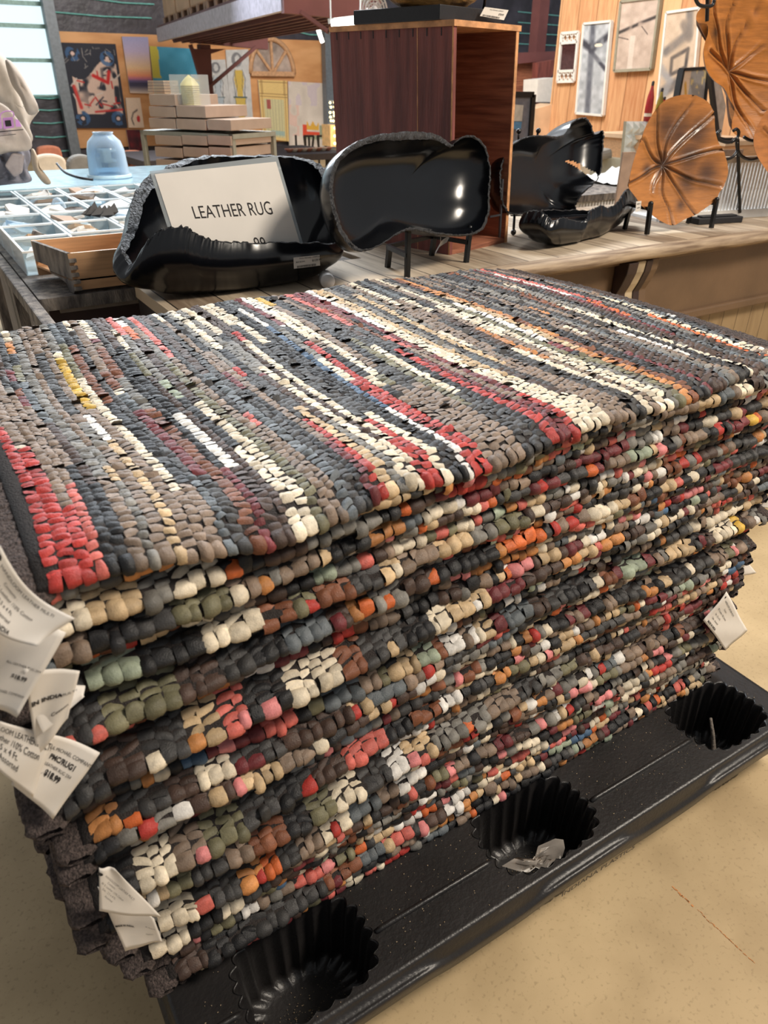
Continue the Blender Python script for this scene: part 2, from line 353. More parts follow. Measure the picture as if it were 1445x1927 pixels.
gx = np.arange(-.14, 1.2801, .01); gy = np.arange(-.12, .8201, .01); NX, NY = len(gx), len(gy)
Hm = np.full((NX, NY), ZB)
XG, YG = np.meshgrid(gx, gy, indexing='ij')
def bil(Z, x, y):
    fx = np.clip((x-gx[0])/.01, 0, NX-1.001); fy = np.clip((y-gy[0])/.01, 0, NY-1.001)
    i = fx.astype(int); j = fy.astype(int); a = fx-i; b = fy-j
    return Z[i, j]*(1-a)*(1-b)+Z[i+1, j]*a*(1-b)+Z[i, j+1]*(1-a)*b+Z[i+1, j+1]*a*b
def blur(Z, k=3):
    for _ in range(k):
        P = np.pad(Z, 1, mode='edge'); Z = (P[:-2, 1:-1]+P[2:, 1:-1]+P[1:-1, :-2]+P[1:-1, 2:]+4*P[1:-1, 1:-1])/8
    return Z

def pillow(u, s, w_, l, col, h, na=5, nb=4):
    """vectorised little pads: centre u along the rug, s along the strip; returns params"""
    n = len(u); a = np.linspace(-1, 1, na); b = np.linspace(-1, 1, nb); A, B = np.meshgrid(a, b, indexing='ij'); A = A.ravel(); B = B.ravel()
    prof = (1-.8*np.abs(A)**5)*(1-np.abs(B)**6)
    ang = rng.normal(0, .11, n)[:, None]; sx = 1-.07*B[None]**2
    sk = rng.normal(0, .16, n)[:, None]; cr_ = rng.normal(.12, .12, n)[:, None]/w_[:, None]*4
    du = (A[None]*w_[:, None]/2*sx); ds = B[None]*l[:, None]/2*(1-.05*A[None]**2) + sk*du - cr_*du*du*.5
    U = u[:, None]+du*np.cos(ang)-ds*np.sin(ang)*.5; S = s[:, None]+ds+du*np.sin(ang)
    tilt = rng.normal(0, .12, n)[:, None]*du+np.where(rng.random(n) < .16, rng.normal(0, .6, n), rng.normal(0, .12, n))[:, None]*ds
    H = h[:, None]*prof[None]-.0002+np.clip(tilt, -.0025, .006)+rng.normal(0, .00035, (n, len(A)))
    m = na*nb; idx = (np.arange(na-1)[:, None]*nb+np.arange(nb-1)[None]).ravel()
    q = np.stack([idx, idx+nb, idx+nb+1, idx+1], 1); Q = (q[None]+(np.arange(n)*m)[:, None, None]).reshape(-1, 4)
    C = np.repeat(col[:, None, :], m, 1)
    shade = 1+rng.normal(0, .05, (n, m)); C = np.clip(C*shade[..., None], 0, 1)
    return U.ravel(), S.ravel(), H.ravel(), Q, C.reshape(-1, 3)

ORD = ['topmost', 'second', 'third', 'fourth', 'fifth', 'sixth', 'seventh', 'eighth', 'ninth', 'tenth', 'eleventh', 'twelfth', 'thirteenth', 'fourteenth', 'fifteenth', 'sixteenth', 'seventeenth', 'eighteenth', 'nineteenth', 'twentieth', 'twenty-first', 'twenty-second', 'twenty-third', 'twenty-fourth', 'twenty-fifth', 'twenty-sixth', 'twenty-seventh', 'twenty-eighth', 'twenty-ninth', 'thirtieth']
# front overhang of particular rugs near the left, and of the whole pile
flop = {3: .026, 5: .034, 9: .038, 12: .030, 17: .052, 18: .030, 24: .042, 25: .05, 31: .050, 36: .040, 42: .028, 47: .032, 54: .02}
def build_rug(i):
    """i counts from the bottom (0) to the top (N_RUG-1)"""
    global Hm
    k = N_RUG-1-i; top = (k == 0)
    nxs = 130; xs = np.linspace(-.14, 1.29, nxs)
    if top:
        yf = np.interp(xs, [-.1, 0, .11, .24, .31, .38, .47, .57, .75, .9, 1.0, 1.08, 1.22], [-.02, -.018, -.024, -.036, -.028, -.018, -.022, -.016, -.010, -.010, .002, .02, .04])
        xl, xr, yb = -.036, 1.215, .775
    else:
        yf = smoothrand(nxs, .006)+rng.normal(0, .006)-.004
        xl = np.interp(k*.745, [0, 16, 25, 33, 38, 43], [-.055, -.05, -.056, -.036, .0, .026])+rng.normal(0, .008); xr = np.interp(k*.745, [0, 6, 14, 25, 34, 40, 43], [1.215, 1.20, 1.172, 1.15, 1.135, 1.17, 1.18])+rng.normal(0, .009)
        if k in flop:
            c = rng.uniform(.0, .25) 
            yf = yf-flop[k]*np.exp(-np.maximum(xs-c, 0)**2/(2*.22**2))
        elif k % 5 == 2: yf = yf+.012
        if k >= 51: yf = yf-.004+.014*np.clip((xs-.8)/.4, 0, 1)
        yb = .77+rng.normal(0, .008)
    yfun = lambda x: np.interp(x, xs, yf)
    # heightfield: rest on the pile, droop past its edge
    t = T
    Z = np.full((NX, NY), -9.); base = Hm+t; tgt = ZB+(i+1)*T
    j0 = int(round((.12+.02)/.01)); i0 = int(round((.14+.01)/.01)); i1 = int(round((1.19+.14)/.01))
    base = np.where(base > tgt+.003, tgt+.003, base)
    Z[:, :] = base
    Z[i0:i1, j0:] = tgt-.001+.0006*np.sin(XG[i0:i1, j0:]*13+i)
    sl = .42
    for j in range(j0-1, -1, -1): Z[:, j] = np.maximum(base[:, j], Z[:, j+1]-sl*.01)
    for a in range(i0-1, -1, -1): Z[a, :] = np.maximum(base[a, :], Z[a+1, :]-.30*.01)
    for a in range(i1, NX): Z[a, :] = np.maximum(base[a, :], Z[a-1, :]-.25*.01)
    Z = blur(Z, 1)
    XX, YY = np.meshgrid(gx, gy, indexing='ij'); inside = (XX > xl-.005) & (XX < xr+.005) & (YY > yfun(XX)-.004)
    Hm = np.where(inside, np.maximum(Hm, Z), Hm)
    if top:
        Z = Z + .0035*np.sin(XX*9+1)*np.cos(YY*7) + .003*np.sin(XX*21+YY*5) - .010*np.clip((XX-1.0)/.2, 0, 1)
    r = T*.46
    name_l = 'multicoloured woven leather strip rug, ' + ('topmost of the stack on the black pallet' if k == 0 else ('%s from the top of the stack' % ORD[k] if k < 30 else ('%s from the bottom of the stack' % ORD[i] if i > 0 else 'lowest of the stack, flat on the black pallet')))
    root = empty('leather_rug', ((xl+xr)/2, .385, tgt-T), name_l, 'rug', 'leather rugs in the stack')
    # woven strips
    hem = .052 if top else .036
    U0 = []; x = xl+hem; ws = []
    while x < xr-hem*.7:
        w_ = rng.uniform(.0110, .0205) if not top else rng.uniform(.0090, .0150)
        U0.append(x+w_/2); ws.append(w_); x += w_
    U0 = np.array(U0); ws = np.array(ws); ns = len(U0)
    pitch = .0112
    rows = 76 if top else (11 if k in flop else 7)
    us, ss, wl, ll, cc, hh = [], [], [], [], [], []
    eus, ess, ewl, ell, ecc, ehh = [], [], [], [], [], []
    # colours run in bands two or three strips wide
    run = 0; nm = None
    for q in range(ns):
        if top:
            opts = next((c for e_, c in TOPS if U0[q] < e_), 'dbrown').split()
            pool = opts*3+['char', 'black', 'grey', 'cream', 'taupe']
            segs = [R_.choice(opts)]
            for _ in range(7): segs.append(segs[-1] if R_.random() < .5 else (R_.choice(pool) if R_.random() < .62 else rng.choice(PN, p=PW8)))
            cuts = sorted([0]+[R_.uniform(.08, .75) for _ in range(7)])
        else:
            if run <= 0: nm = rng.choice(PN, p=PW8); run = R_.choice([1, 1, 1, 2, 2, 3]) if k not in flop else R_.choice([2, 2, 3, 3, 4])
            run -= 1; segs = [nm, R_.choice([nm, 'char', 'taupe'])]; cuts = [0, .05]
        row0 = .5 if q % 2 else 0
        for jn in range(rows):
            l = pitch*rng.uniform(.78, .90)
            s = .0085+(jn+row0)*pitch+rng.normal(0, .0007)
            if s > (yb-yfun(U0[q])-.006): break
            ci = max(n_ for n_, c_ in enumerate(cuts) if c_ <= s); c = PC[segs[ci]]*math.exp(rng.normal(0, .13))
            us.append(U0[q]+.006*math.sin(s*9+q*.05)*(s > .03)); ss.append(s); wl.append(ws[q]*1.12); ll.append(l*1.04); cc.append(c); hh.append(rng.uniform(.0012, .0028))
        # the strip turning round the edge
        c = PC[segs[0]]*math.exp(rng.normal(0, .16))
        if not top and R_.random() < .12: c = PC[R_.choice(['white', 'coral', 'tan', 'burg', 'orange', 'cream', 'red', 'pink', 'beige'])]
        arc = math.pi*r; eus.append(U0[q]+rng.normal(0, .0012)); ess.append(-arc*.5+.004); ewl.append(ws[q]*(1.10 if q % 2 else .98)); ell.append(arc+.010); ecc.append(c); ehh.append(rng.uniform(.0015, .0048) if q % 2 else rng.uniform(.0008, .003))
    def emit(us, ss, wl, ll, cc, hh, na, nb, name):
        U, S, H, Q, C = pillow(*[np.array(v_) for v_ in (us, ss, wl, ll)], np.array(cc), np.array(hh), na, nb)
        ye = yfun(U); Sp = np.maximum(S, 0); yy = ye+r+Sp; e_ = .006
        zz = bil(Z, U, yy); dzx = (bil(Z, U+e_, yy)-bil(Z, U-e_, yy))/(2*e_); dzy = (bil(Z, U, yy+e_)-bil(Z, U, yy-e_))/(2*e_)
        ph = np.clip(-np.minimum(S, 0)/r, 0, 2.9); rr = r+H
        top_ = S >= 0
        X = np.where(top_, U-dzx*H, U); Y = np.where(top_, yy-dzy*H, yy-rr*np.sin(ph)*1.0)
        Zc = np.where(top_, zz+H, zz-r+rr*np.cos(ph))
        # the roll follows the local slope of the cloth
        return mesh_np(name, np.stack([X, Y, Zc], 1), Q, M['leather'], root, True, C)
    emit(us, ss, wl, ll, cc, hh, 5, 4, 'woven_strips')
    emit(eus, ess, ewl, ell, ecc, ehh, 5, 9, 'selvedge')
    # cotton body
    nx_, ny_ = 90, (60 if top else 26); ux = np.linspace(xl+hem-.010, xr-hem*.75+.008, nx_)
    vy = np.linspace(0, 1, ny_)**(1 if top else 2.2); X, V_ = np.meshgrid(ux, vy, indexing='ij'); ye = yfun(X)+.004; Y = ye+(yb-ye)*V_
    Zt = bil(Z, X, Y)-.0004; Zl = Zt-T*.86
    Vt = np.concatenate([np.stack([X, Y, Zt], -1).reshape(-1, 3), np.stack([X, Y, Zl], -1).reshape(-1, 3)]); n0 = nx_*ny_
    ix = (np.arange(nx_-1)[:, None]*ny_+np.arange(ny_-1)[None]).ravel(); q1 = np.stack([ix, ix+ny_, ix+ny_+1, ix+1], 1)
    Qs = [q1, q1[:, ::-1]+n0]
    def side(idl): idl = np.array(idl); return np.stack([idl[:-1], idl[:-1]+n0, idl[1:]+n0, idl[1:]], 1)
    Qs += [side(np.arange(nx_)*ny_), side(np.arange(nx_)*ny_+ny_-1)[:, ::-1], side(np.arange(ny_))[:, ::-1], side((nx_-1)*ny_+np.arange(ny_))]
    mesh_np('cotton_backing', Vt, np.concatenate(Qs), M['warp'], root, True)
    # woolly hems at both ends
    for sgn, xe in ((-1, xl), (1, xr)):
        wid = hem if sgn < 0 else hem*.75; nn = 260 if top else 46; na = 16 if top else 12
        yy = yfun(np.array([xe]))[0]+np.linspace(0, 1, nn)**(1 if top else 1.6)*(yb-yfun(np.array([xe]))[0]); V_ = []
        for a in range(na):
            th = 2*math.pi*a/na; cx, cz = math.cos(th), math.sin(th)
            px_ = xe-sgn*wid*.50+np.sign(cx)*abs(cx)**.7*wid*.54; 
            px_ = px_+rng.normal(0, .0009, nn)
            Yn = yy+rng.normal(0, .0006, nn); Yn[0] -= .004
            sc = np.ones(nn); sc[0] = .62; sc[-1] = .62
            V_.append(np.stack([xe-sgn*wid*.50+(px_-(xe-sgn*wid*.50))*sc, Yn, bil(Z, px_*0+xe-sgn*wid*.50, yy)-T*.42+cz*(T*.75 if top else T*.58)*sc+rng.normal(0, .0009, nn)], 1))
        V_ = np.stack(V_, 1).reshape(-1, 3); q_ = np.array([(p_*na+a, p_*na+(a+1) % na, (p_+1)*na+(a+1) % na, (p_+1)*na+a) for p_ in range(nn-1) for a in range(na)])
        mesh_np('hem', V_, q_, M['wool'], root, True)
    return root
for i in range(N_RUG): build_rug(i)

# ------------------------------------------------------------ pallet
PZ = .141
def cup_outline(cx, cy, a, b, nf=11, amp=.085, n=220, ex=3.2, ph=0.3):
    P = []
    for k in range(n):
        t = 2*math.pi*k/n; c, s_ = math.cos(t), math.sin(t)
        r = (abs(c)**ex+abs(s_)**ex)**(-1/ex); f = 1-amp*(1-abs(math.sin(nf*t+ph)))**1.0
        P.append((cx+a*r*c*f, cy+b*r*s_*f))
    return P
pallet = empty('plastic_pallet', (.63, .3, 0), 'black moulded plastic pallet with fluted cups under the rug stack', 'pallet')
cups = [(.200, -.070, .102, .074), (.627, -.070, .108, .074), (1.098, -.070, .098, .074)]
back = [(x, y, a, b) for x, _, a, b in cups for y in (.30, .66) for b in (.074,)]
X0, X1, Y0, Y1 = .022, 1.238, -.150, .80
def plate(cuplist, name):
    bm = bmesh.new()
    def loop(pts):
        vs = [bm.verts.new((p[0], p[1], PZ)) for p in pts]
        return [bm.edges.new((vs[i], vs[(i+1) % len(vs)])) for i in range(len(vs))]
    def rr(x0, x1, y0, y1, r=.012):
        P = []
        for cx, cy, a0 in ((x1-r, y0+r, -90), (x1-r, y1-r, 0), (x0+r, y1-r, 90), (x0+r, y0+r, 180)):
            for k in range(5): t = math.radians(a0+k*22.5); P.append((cx+r*math.cos(t), cy+r*math.sin(t)))
        return P
    E = loop(rr(X0, X1, Y0, Y1))
    for c in cuplist: E += loop(cup_outline(*c))
    bmesh.ops.triangle_fill(bm, use_beauty=True, use_dissolve=False, edges=E)
    bmesh.ops.recalc_face_normals(bm, faces=bm.faces)
    me = bpy.data.meshes.new(name); bm.to_mesh(me); bm.free(); link(name, me, M['plastic'], pallet)
plate(cups+back, 'deck')
for cx, cy, a, b in cups+back:
    V = []; n = 220
    prof = [(1.0, 0, 1), (1.004, .0015, 1), (.985, -.004, 1), (.965, -.012, 1.15), (.945, -.05, 1.3), (.915, -.09, 1.4), (.885, -.125, 1.4), (.85, -.134, 1.2), (.55, -.137, .3), (.02, -.137, 0)]
    for sc, dz, am in prof:
        for (x, y) in cup_outline(cx, cy, a*sc, b*sc, amp=.085*am): V.append((x, y, PZ+dz))
    Q = [(i*n+k, i*n+(k+1) % n, (i+1)*n+(k+1) % n, (i+1)*n+k) for i in range(len(prof)-1) for k in range(n)]
    mesh_np('fluted_cup', V, Q, M['plastic'], pallet, True)
# skirt with its wavy lower flange
nS = 260; per = []
for k in range(nS): t = k/(nS-1); per.append((X0+(X1-X0)*t, Y0, 0, -1))
for k in range(60): t = k/59; per.append((X1, Y0+(Y1-Y0)*t, 1, 0))
for k in range(nS): t = k/(nS-1); per.append((X1-(X1-X0)*t, Y1, 0, 1))
for k in range(60): t = k/59; per.append((X0, Y1-(Y1-Y0)*t, -1, 0))
V = []; prof = [(-.003, .0005), (.001, .0006), (.004, -.003), (.007, -.022), (.009, -.034), (.0135, -.036), (.0145, -.040), (.012, -.062), (.010, -.064)]
for o_, dz in prof:
    for k, (x, y, nx_, ny_) in enumerate(per):
        lip = 0
        if ny_ == -1:
            u_ = (x-X0)/(X1-X0); d = min(abs(u_-c) for c in (.20, .525, .855)); lip = 1/(1+math.exp((d-.085)*90))
        z = PZ+dz+(.016*lip if dz < -.03 else 0)-(.030*lip if dz < -.06 else 0)*0
        w2 = .003*lip if dz < -.03 else 0
        V.append((x+nx_*(o_+w2), y+ny_*(o_+w2), z))
m_ = len(per); Q = [(i*m_+k, i*m_+(k+1) % m_, (i+1)*m_+(k+1) % m_, (i+1)*m_+k) for i in range(len(prof)-1) for k in range(m_)]
mesh_np('skirt', V, Q, M['plastic'], pallet, True)
def ridge(x0, x1):
    b_ = MB(); b_.tube([(x0, -.088, PZ-.001), (x0+.01, -.088, PZ+.0015), (x1-.01, -.088, PZ+.0015), (x1, -.088, PZ-.001)], .0045, 8); b_.build('deck_ridge', M['plastic'], pallet, True)
ridge(.305, .518); ridge(.738, .998); ridge(.03, .095)
V, F = text_geo('INDIANA PLASTICS', .017, .0004)
o = MB().add([(p[0]*1.15+.60, -.1695, p[1]*.9+.0905) for p in V], F).build('embossed_lettering', mat('embossed_dark_letters', (14, 13, 13), rough=.3), pallet)
# dust and rubbish in the middle and right cups
b_ = MB()
film = [onpl(x, y, (.6, -.1, PZ-.055+.1*0), (0, -.6, .8)) for x, y in ((944, 1630), (968, 1615), (1004, 1622), (1013, 1592), (1045, 1578), (1060, 1580), (1063, 1596), (1058, 1612), (1040, 1622), (1025, 1640), (1008, 1632), (995, 1642), (978, 1640))]
c_ = sum(film)/len(film); Vf = []; rngs = 6
for k in range(rngs+1):
    for p in film: Vf.append(c_+(p-c_)*(k/rngs)+rng.normal(0, .0022, 3)*(k < rngs))
nf = len(film); Ff = [(k*nf+j, k*nf+(j+1) % nf, (k+1)*nf+(j+1) % nf, (k+1)*nf+j) for k in range(rngs) for j in range(nf)]
film_m = glass_mat('crumpled_clear_film', (220, 210, 200), .18, .2)
o = MB().add(Vf, Ff).build('plastic_film_scrap', film_m, None, True, label='crumpled clear plastic film scrap lying in the middle pallet cup', cat='scrap')
o = MB().tube([(1.13, -.045, .09), (1.128, -.06, .06), (1.12, -.075, .035), (1.105, -.08, .01), (1.10, -.085, .0075)], [.003, .004, .005, .004, .003], 6).build('dusty_twig', M['dust'], None, True, label='dusty grey twig of lint standing in the right pallet cup', cat='debris')
b_ = MB()
for k in range(900):
    if rng.random() < .5: x, y, z = rng.uniform(.05, 1.2), rng.uniform(-.145, -.01), PZ+.0006
    else:
        c = cups[rng.integers(3)]; x, y, z = c[0]+rng.normal(0, .035), c[1]+rng.normal(0, .02), .0055
    if z > .1 and any(abs(x-c[0]) < c[2] and abs(y-c[1]) < c[3] for c in cups): continue
    s_ = rng.uniform(.0004, .0011); b_.box((x, y, z-.0004), (x+s_*rng.uniform(.6, 2.2), y+s_, z+s_*.6))
b_.build('crumbs', mat('pale_crumbs', (150, 132, 108), rough=1), None, kind='stuff', label='pale crumbs and dust scattered over the black pallet', cat='dust')
# rust scratch and dark stain on the floor lie in the concrete
b_ = MB()
p0, p1 = onz(1265, 1668, .0006), onz(1420, 1812, .0006)
for k in range(46):
    t = k/45
    if 11 < k < 15 or R_.random() < .15: continue
    q = p0+(p1-p0)*t+np.array([rng.normal(0, .0008), rng.normal(0, .0008), 0]); d = (p1-p0)/np.linalg.norm(p1-p0)*.6; wv = np.array([-d[1], d[0], 0])*(.0022 if k < 12 else .0009)*rng.uniform(.5, 1.2)
    b_.add([q-wv, q+d*.0075-wv, q+d*.0075+wv, q+wv], [(0, 1, 2, 3)])
b_.build('trim_4', mat('rust_scratch', (206, 140, 84), rough=.8, bump=0), None, kind='structure')

# ------------------------------------------------------------ counter
CZ = .765
counter = empty('display_counter', (2.6, 1.4, 0), 'long wooden display counter with plank top behind the rug stack', 'counter')
MB().box((.44, 1.02, CZ-.03), (1.10, 1.315, CZ)).box((1.10, 1.02, CZ-.03), (5.2, 1.75, CZ)).build('plank_top', M['counter'], counter)
# front board with a wavy worn edge
V = []; nn = 160
for k in range(nn):
    x = .44+(5.2-.44)*k/(nn-1); wv = .004*math.sin(x*7)+.003*math.sin(x*17+1)
    for dy, dz in ((1.03, .0015), (1.0+wv, .0015), (.985+wv, -.004), (.982+wv*1.3, -.018), (.988+wv, -.032), (1.03, -.032)): V.append((x, dy, CZ+dz))
Q = [(k*6+j, k*6+j+1, (k+1)*6+j+1, (k+1)*6+j) for k in range(nn-1) for j in range(5)]
mesh_np('edge_board', V, Q, M['countertrim'], counter, True)
zb_ = .50
MB().box((.70, 1.06, zb_), (5.2, 1.10, CZ-.03)).build('apron', M['apron'], counter)
MB().box((.70, 1.045, zb_-.02), (5.2, 1.07, zb_+.012)).box((.70, 1.04, CZ-.055), (5.2, 1.07, CZ-.032)).build('moulding', M['apron'], counter, bevel=.006)
MB().box((.70, 1.08, 0), (5.2, 1.11, zb_)).build('beadboard_panel', M['bead'], counter)
MB().box((.44, 1.11, .1), (.70, 1.30, CZ-.03)).build('end_cupboard', mat('dark_cupboard', (52, 46, 46)), counter)
# corbel under the edge
def corbel(x0):
    pts = [(1.055, CZ-.04), (1.055, zb_+.03), (1.04, zb_+.035), (1.03, zb_+.08), (1.036, zb_+.12), (1.02, zb_+.15), (1.004, CZ-.075), (1.0, CZ-.04)]
    c1 = MB().prism([(x0, y, z) for y, z in pts], (.045, 0, 0)).build('corbel_block', M['corbel_dark'], counter, bevel=.003)
    MB().prism([(x0+.045, y+.006, z) for y, z in pts], (.04, 0, 0)).build('corbel_side', mat('cream_worn_corbel', (170, 152, 124), var=.25, scale=14), counter, bevel=.003)
    MB().prism([(x0+.085, y+.003, z) for y, z in pts], (.03, 0, 0)).build('corbel_block', M['corbel_dark'], counter, bevel=.003)
    MB().prism([(x0+.115, y+.012, z) for y, z in pts], (.04, 0, 0)).build('corbel_side', M['apron'], counter, bevel=.003)
corbel(float(ony(1165, 530, 1.03)[0]))

# ------------------------------------------------------------ shell shaped bowls
def catmull(P, n):
    P = [np.array(p, float) for p in P]; m = len(P); out = []
    for i in range(m):
        a, b, c, d = P[(i-1) % m], P[i], P[(i+1) % m], P[(i+2) % m]
        for k in range(n):
            t = k/n; out.append(.5*((2*b)+(-a+c)*t+(2*a-5*b+4*c-d)*t*t+(-a+3*b-3*c+d)*t**3))
    return np.array(out)
def shell(rim, apex, axis, root, thick=.018, jag=.003, power=.62, sub=9, rimw=None, inner='interior', outer='exterior', lack=None, ridges=None, rings=22):
    """rim: closed loop of points; apex: lowest/rearmost point; axis: unit vector from the opening to the apex"""
    R = catmull(rim, sub); n = len(R); ax = np.array(axis, float); ax /= np.linalg.norm(ax); apex = np.array(apex, float)
    j = rng.normal(0, 1, n); j = np.convolve(np.concatenate([j[-2:], j, j[:2]]), [.2, .6, .2], 'same')[2:-2]
    JN = -ax[None]*(j*jag)[:, None] + (rng.normal(0, jag*.35, (n, 3)))
    D = R-apex; al = D@ax; perp = D-al[:, None]*ax
    pl = np.linalg.norm(perp, axis=1, keepdims=True); pn = perp/pl
    th = (rimw if rimw is not None else np.full(n, thick))
    if hasattr(th, '__len__') and len(th) != n: th = np.interp(np.arange(n)/n, np.arange(len(th))/len(th), th)
    rings_o, rings_i = [], []
    for k in range(rings+1):
        t = k/rings; ang = t*math.pi/2; r = max(math.cos(ang), 1e-3)**power if k < rings else .002; d = math.sin(ang)**1.05
        po = apex+pn*(pl*r)+ax*(al*(1-d))[:, None]
        pin = (pl-th[:, None])/pl; ali = al+thick*.2; 
        pi_ = apex-ax*thick+pn*(pl*pin*r)+ax*((al+thick)*(1-d))[:, None]
        fz = JN*(1-t)**7; rings_o.append(po+fz); rings_i.append(pi_+fz)
    def surf(name, rr_, m, sm=True):
        V = np.concatenate(rr_); K = len(rr_); Q = [(i*n+k, i*n+(k+1) % n, (i+1)*n+(k+1) % n, (i+1)*n+k) for i in range(K-1) for k in range(n)]
        return mesh_np(name, V, Q, m, root, sm)
    surf(outer, rings_o, lack or M['lacquer']); surf(inner, rings_i, lack or M['lacquer'])
    mid = [rings_o[0]+(rings_i[0]-rings_o[0])*f-ax*.0022*math.sin(math.pi*f)+rng.normal(0, .0007, (n, 3))*(0 < f < 1) for f in (0, .2, .4, .6, .8, 1)]
    surf('rim', mid, M['chisel'])

# bowl 1: lying on the counter, open to the front, holding the sign
B1 = empty('burl_bowl', (.74, 1.2, CZ), 'black lacquered live-edge bowl holding the LEATHER RUG sign', 'bowl', 'black live-edge bowls on the counter')
rim1 = [(228, 468, 1.16), (240, 425, 1.22), (249, 375, 1.28), (272, 337, 1.33), (330, 306, 1.37), (400, 294, 1.38), (480, 294, 1.38), (560, 296, 1.36), (602, 309, 1.33), (622, 338, 1.28), (630, 390, 1.22), (634, 455, 1.13),
        (600, 458, 1.085), (530, 459, 1.065), (470, 459, 1.06), (425, 457, 1.055), (390, 450, 1.055), (367, 440, 1.055), (352, 430, 1.055), (318, 430, 1.06), (292, 440, 1.07), (268, 468, 1.085), (247, 500, 1.11)]
r1 = [ony(*p) for p in rim1]
tw = [.02, .025, .03, .045, .04, .03, .028, .028, .034, .03, .012, .006, .004, .004, .004, .004, .004, .004, .004, .004, .004, .005, .01]
def hull_bowl(rim, foot, root, thick, rimw, sub=8, rings=20):
    """bowl sitting on a table: the outside drops from the rim and rounds under to a flat foot"""
    R = catmull(rim, sub); n = len(R); j = rng.normal(0, .0014, (n, 3))
    th = np.interp(np.arange(n)/n, np.arange(len(rimw))/len(rimw), rimw)
    foot = np.array(foot, float); O, I = [], []
    out2 = R-foot; out2[:, 2] = 0; L = np.linalg.norm(out2, axis=1, keepdims=True); nn_ = out2/L
    for k in range(rings+1):
        t = k/rings; a = t*math.pi/2
        z = foot[2]+(R[:, 2]-foot[2])*(1-math.sin(a))**1.05
        bulge = 1+.10*math.sin(min(t*2.2, 1)*math.pi)*(1 if k else 0)
        rad = L[:, 0]*(max(math.cos(a), 1e-3)**.42 if k < rings else .002)*bulge
        P = foot+nn_*rad[:, None]; P[:, 2] = z; P = P+j*(1-t)**7; O.append(P)
        P2 = foot+nn_*(np.maximum(rad-th*(1 if k == 0 else 1)-.0*k, rad*.02))[:, None]; P2[:, 2] = z+(0 if k == 0 else thick*math.sin(a)); P2 = P2+j*(1-t)**7; I.append(P2)
    def surf(name, rr_, m):
        V = np.concatenate(rr_); K = len(rr_); Q = [(i*n+k, i*n+(k+1) % n, (i+1)*n+(k+1) % n, (i+1)*n+k) for i in range(K-1) for k in range(n)]
        return mesh_np(name, V, Q, m, root, True)
    surf('exterior', O, M['lacquer']); surf('interior', I, M['lacquer'])
    mid = [O[0]+(I[0]-O[0])*f+np.array([0, 0, .002])*math.sin(math.pi*f)+rng.normal(0, .0009, (n, 3))*(0 < f < 1) for f in (0, .2, .4, .6, .8, 1)]
    surf('rim', mid, M['chisel'])
hull_bowl(r1, (.735, 1.20, CZ+.001), B1, .018, tw, sub=8)

def sticker(quad, root, lines, name='price_sticker', push=(0, -.002, 0), m=None):
    """quad of four world points tl, tr, br, bl"""
    q = [np.array(p, float)+np.array(push) for p in quad]; b_ = MB(); nu = 8
    def bi(u, v): return q[0]*(1-u)*(1-v)+q[1]*u*(1-v)+q[2]*u*v+q[3]*(1-u)*v
    V = [bi(a/nu, b/4) for b in range(5) for a in range(nu+1)]; F = [(r*(nu+1)+c, r*(nu+1)+c+1, (r+1)*(nu+1)+c+1, (r+1)*(nu+1)+c) for r in range(4) for c in range(nu)]
    o = b_.add(V, F).build(name, m or M['paper'], root)
    nrm = np.cross(q[1]-q[0], q[3]-q[0]); nrm /= np.linalg.norm(nrm)
    if nrm.dot(EYE-q[0]) < 0: nrm = -nrm
    W_ = np.linalg.norm(q[1]-q[0]); H_ = np.linalg.norm(q[3]-q[0]); tb = MB()
    for (s, x, y, size, bold) in lines:
        if s == '|||':
            k = x
            while k < x+size:
                w2 = R_.choice([.006, .01, .016]); tb.add([bi(k, y)+nrm*.0006, bi(k+w2, y)+nrm*.0006, bi(k+w2, y+bold)+nrm*.0006, bi(k, y+bold)+nrm*.0006], [(0, 1, 2, 3)]); k += w2+R_.choice([.008, .014])
            continue
        V, F = text_geo(s, size, bold)
        tb.add([bi(x+p[0]/W_, y-p[1]/H_)+nrm*.0006 for p in V], F)
    if tb.v: tb.build('printed_text', M['ink'], o)
    return o
sticker([ony(548, 483, 1.035), ony(597, 478, 1.035), ony(598, 498, 1.04), ony(549, 504, 1.04)], B1, [('PAUL MICHAEL COMPANY', .22, .2, .0048, 0), ('$129.99', .70, .52, .0075, .0001), ('BLK BOWL', .08, .5, .005, 0), ('|||', .12, .76, .7, .2)], push=(0, -.012, 0))

# sign in its clear sleeve
sg = empty('price_sign', tuple(ony(420, 450, 1.15)), 'white LEATHER RUG sign in a clear sleeve standing in the black bowl', 'sign')
sq = [onpl(x, y, (.7, 1.10, .9), (.12, -1, .22)) for x, y in ((282, 322), (522, 293), (588, 520), (345, 520))]
def quadf(q): return lambda u, v: q[0]*(1-u)*(1-v)+q[1]*u*(1-v)+q[2]*u*v+q[3]*(1-u)*v
sq[2] = sq[1]+(sq[2]-sq[1])*.80; sq[3] = sq[0]+(sq[3]-sq[0])*.80
bi = quadf(sq); nrm = np.cross(sq[1]-sq[0], sq[3]-sq[0]); nrm /= np.linalg.norm(nrm); nrm = nrm if nrm.dot(EYE-sq[0]) > 0 else -nrm
MB().prism([bi(0, 0), bi(1, 0), bi(1, 1), bi(0, 1)], -nrm*.002).build('clear_sleeve', M['sheetclear'], sg)
pp = [bi(.025, .04), bi(.972, .055), bi(.972, .99), bi(.03, .99)]
sgp = MB().prism([p+nrm*.0006 for p in pp], nrm*.0006).build('paper', M['paper'], sg)
pb = quadf([p+nrm*.0016 for p in pp]); W_ = np.linalg.norm(pp[1]-pp[0]); H_ = np.linalg.norm(pp[3]-pp[0]); tb = MB()
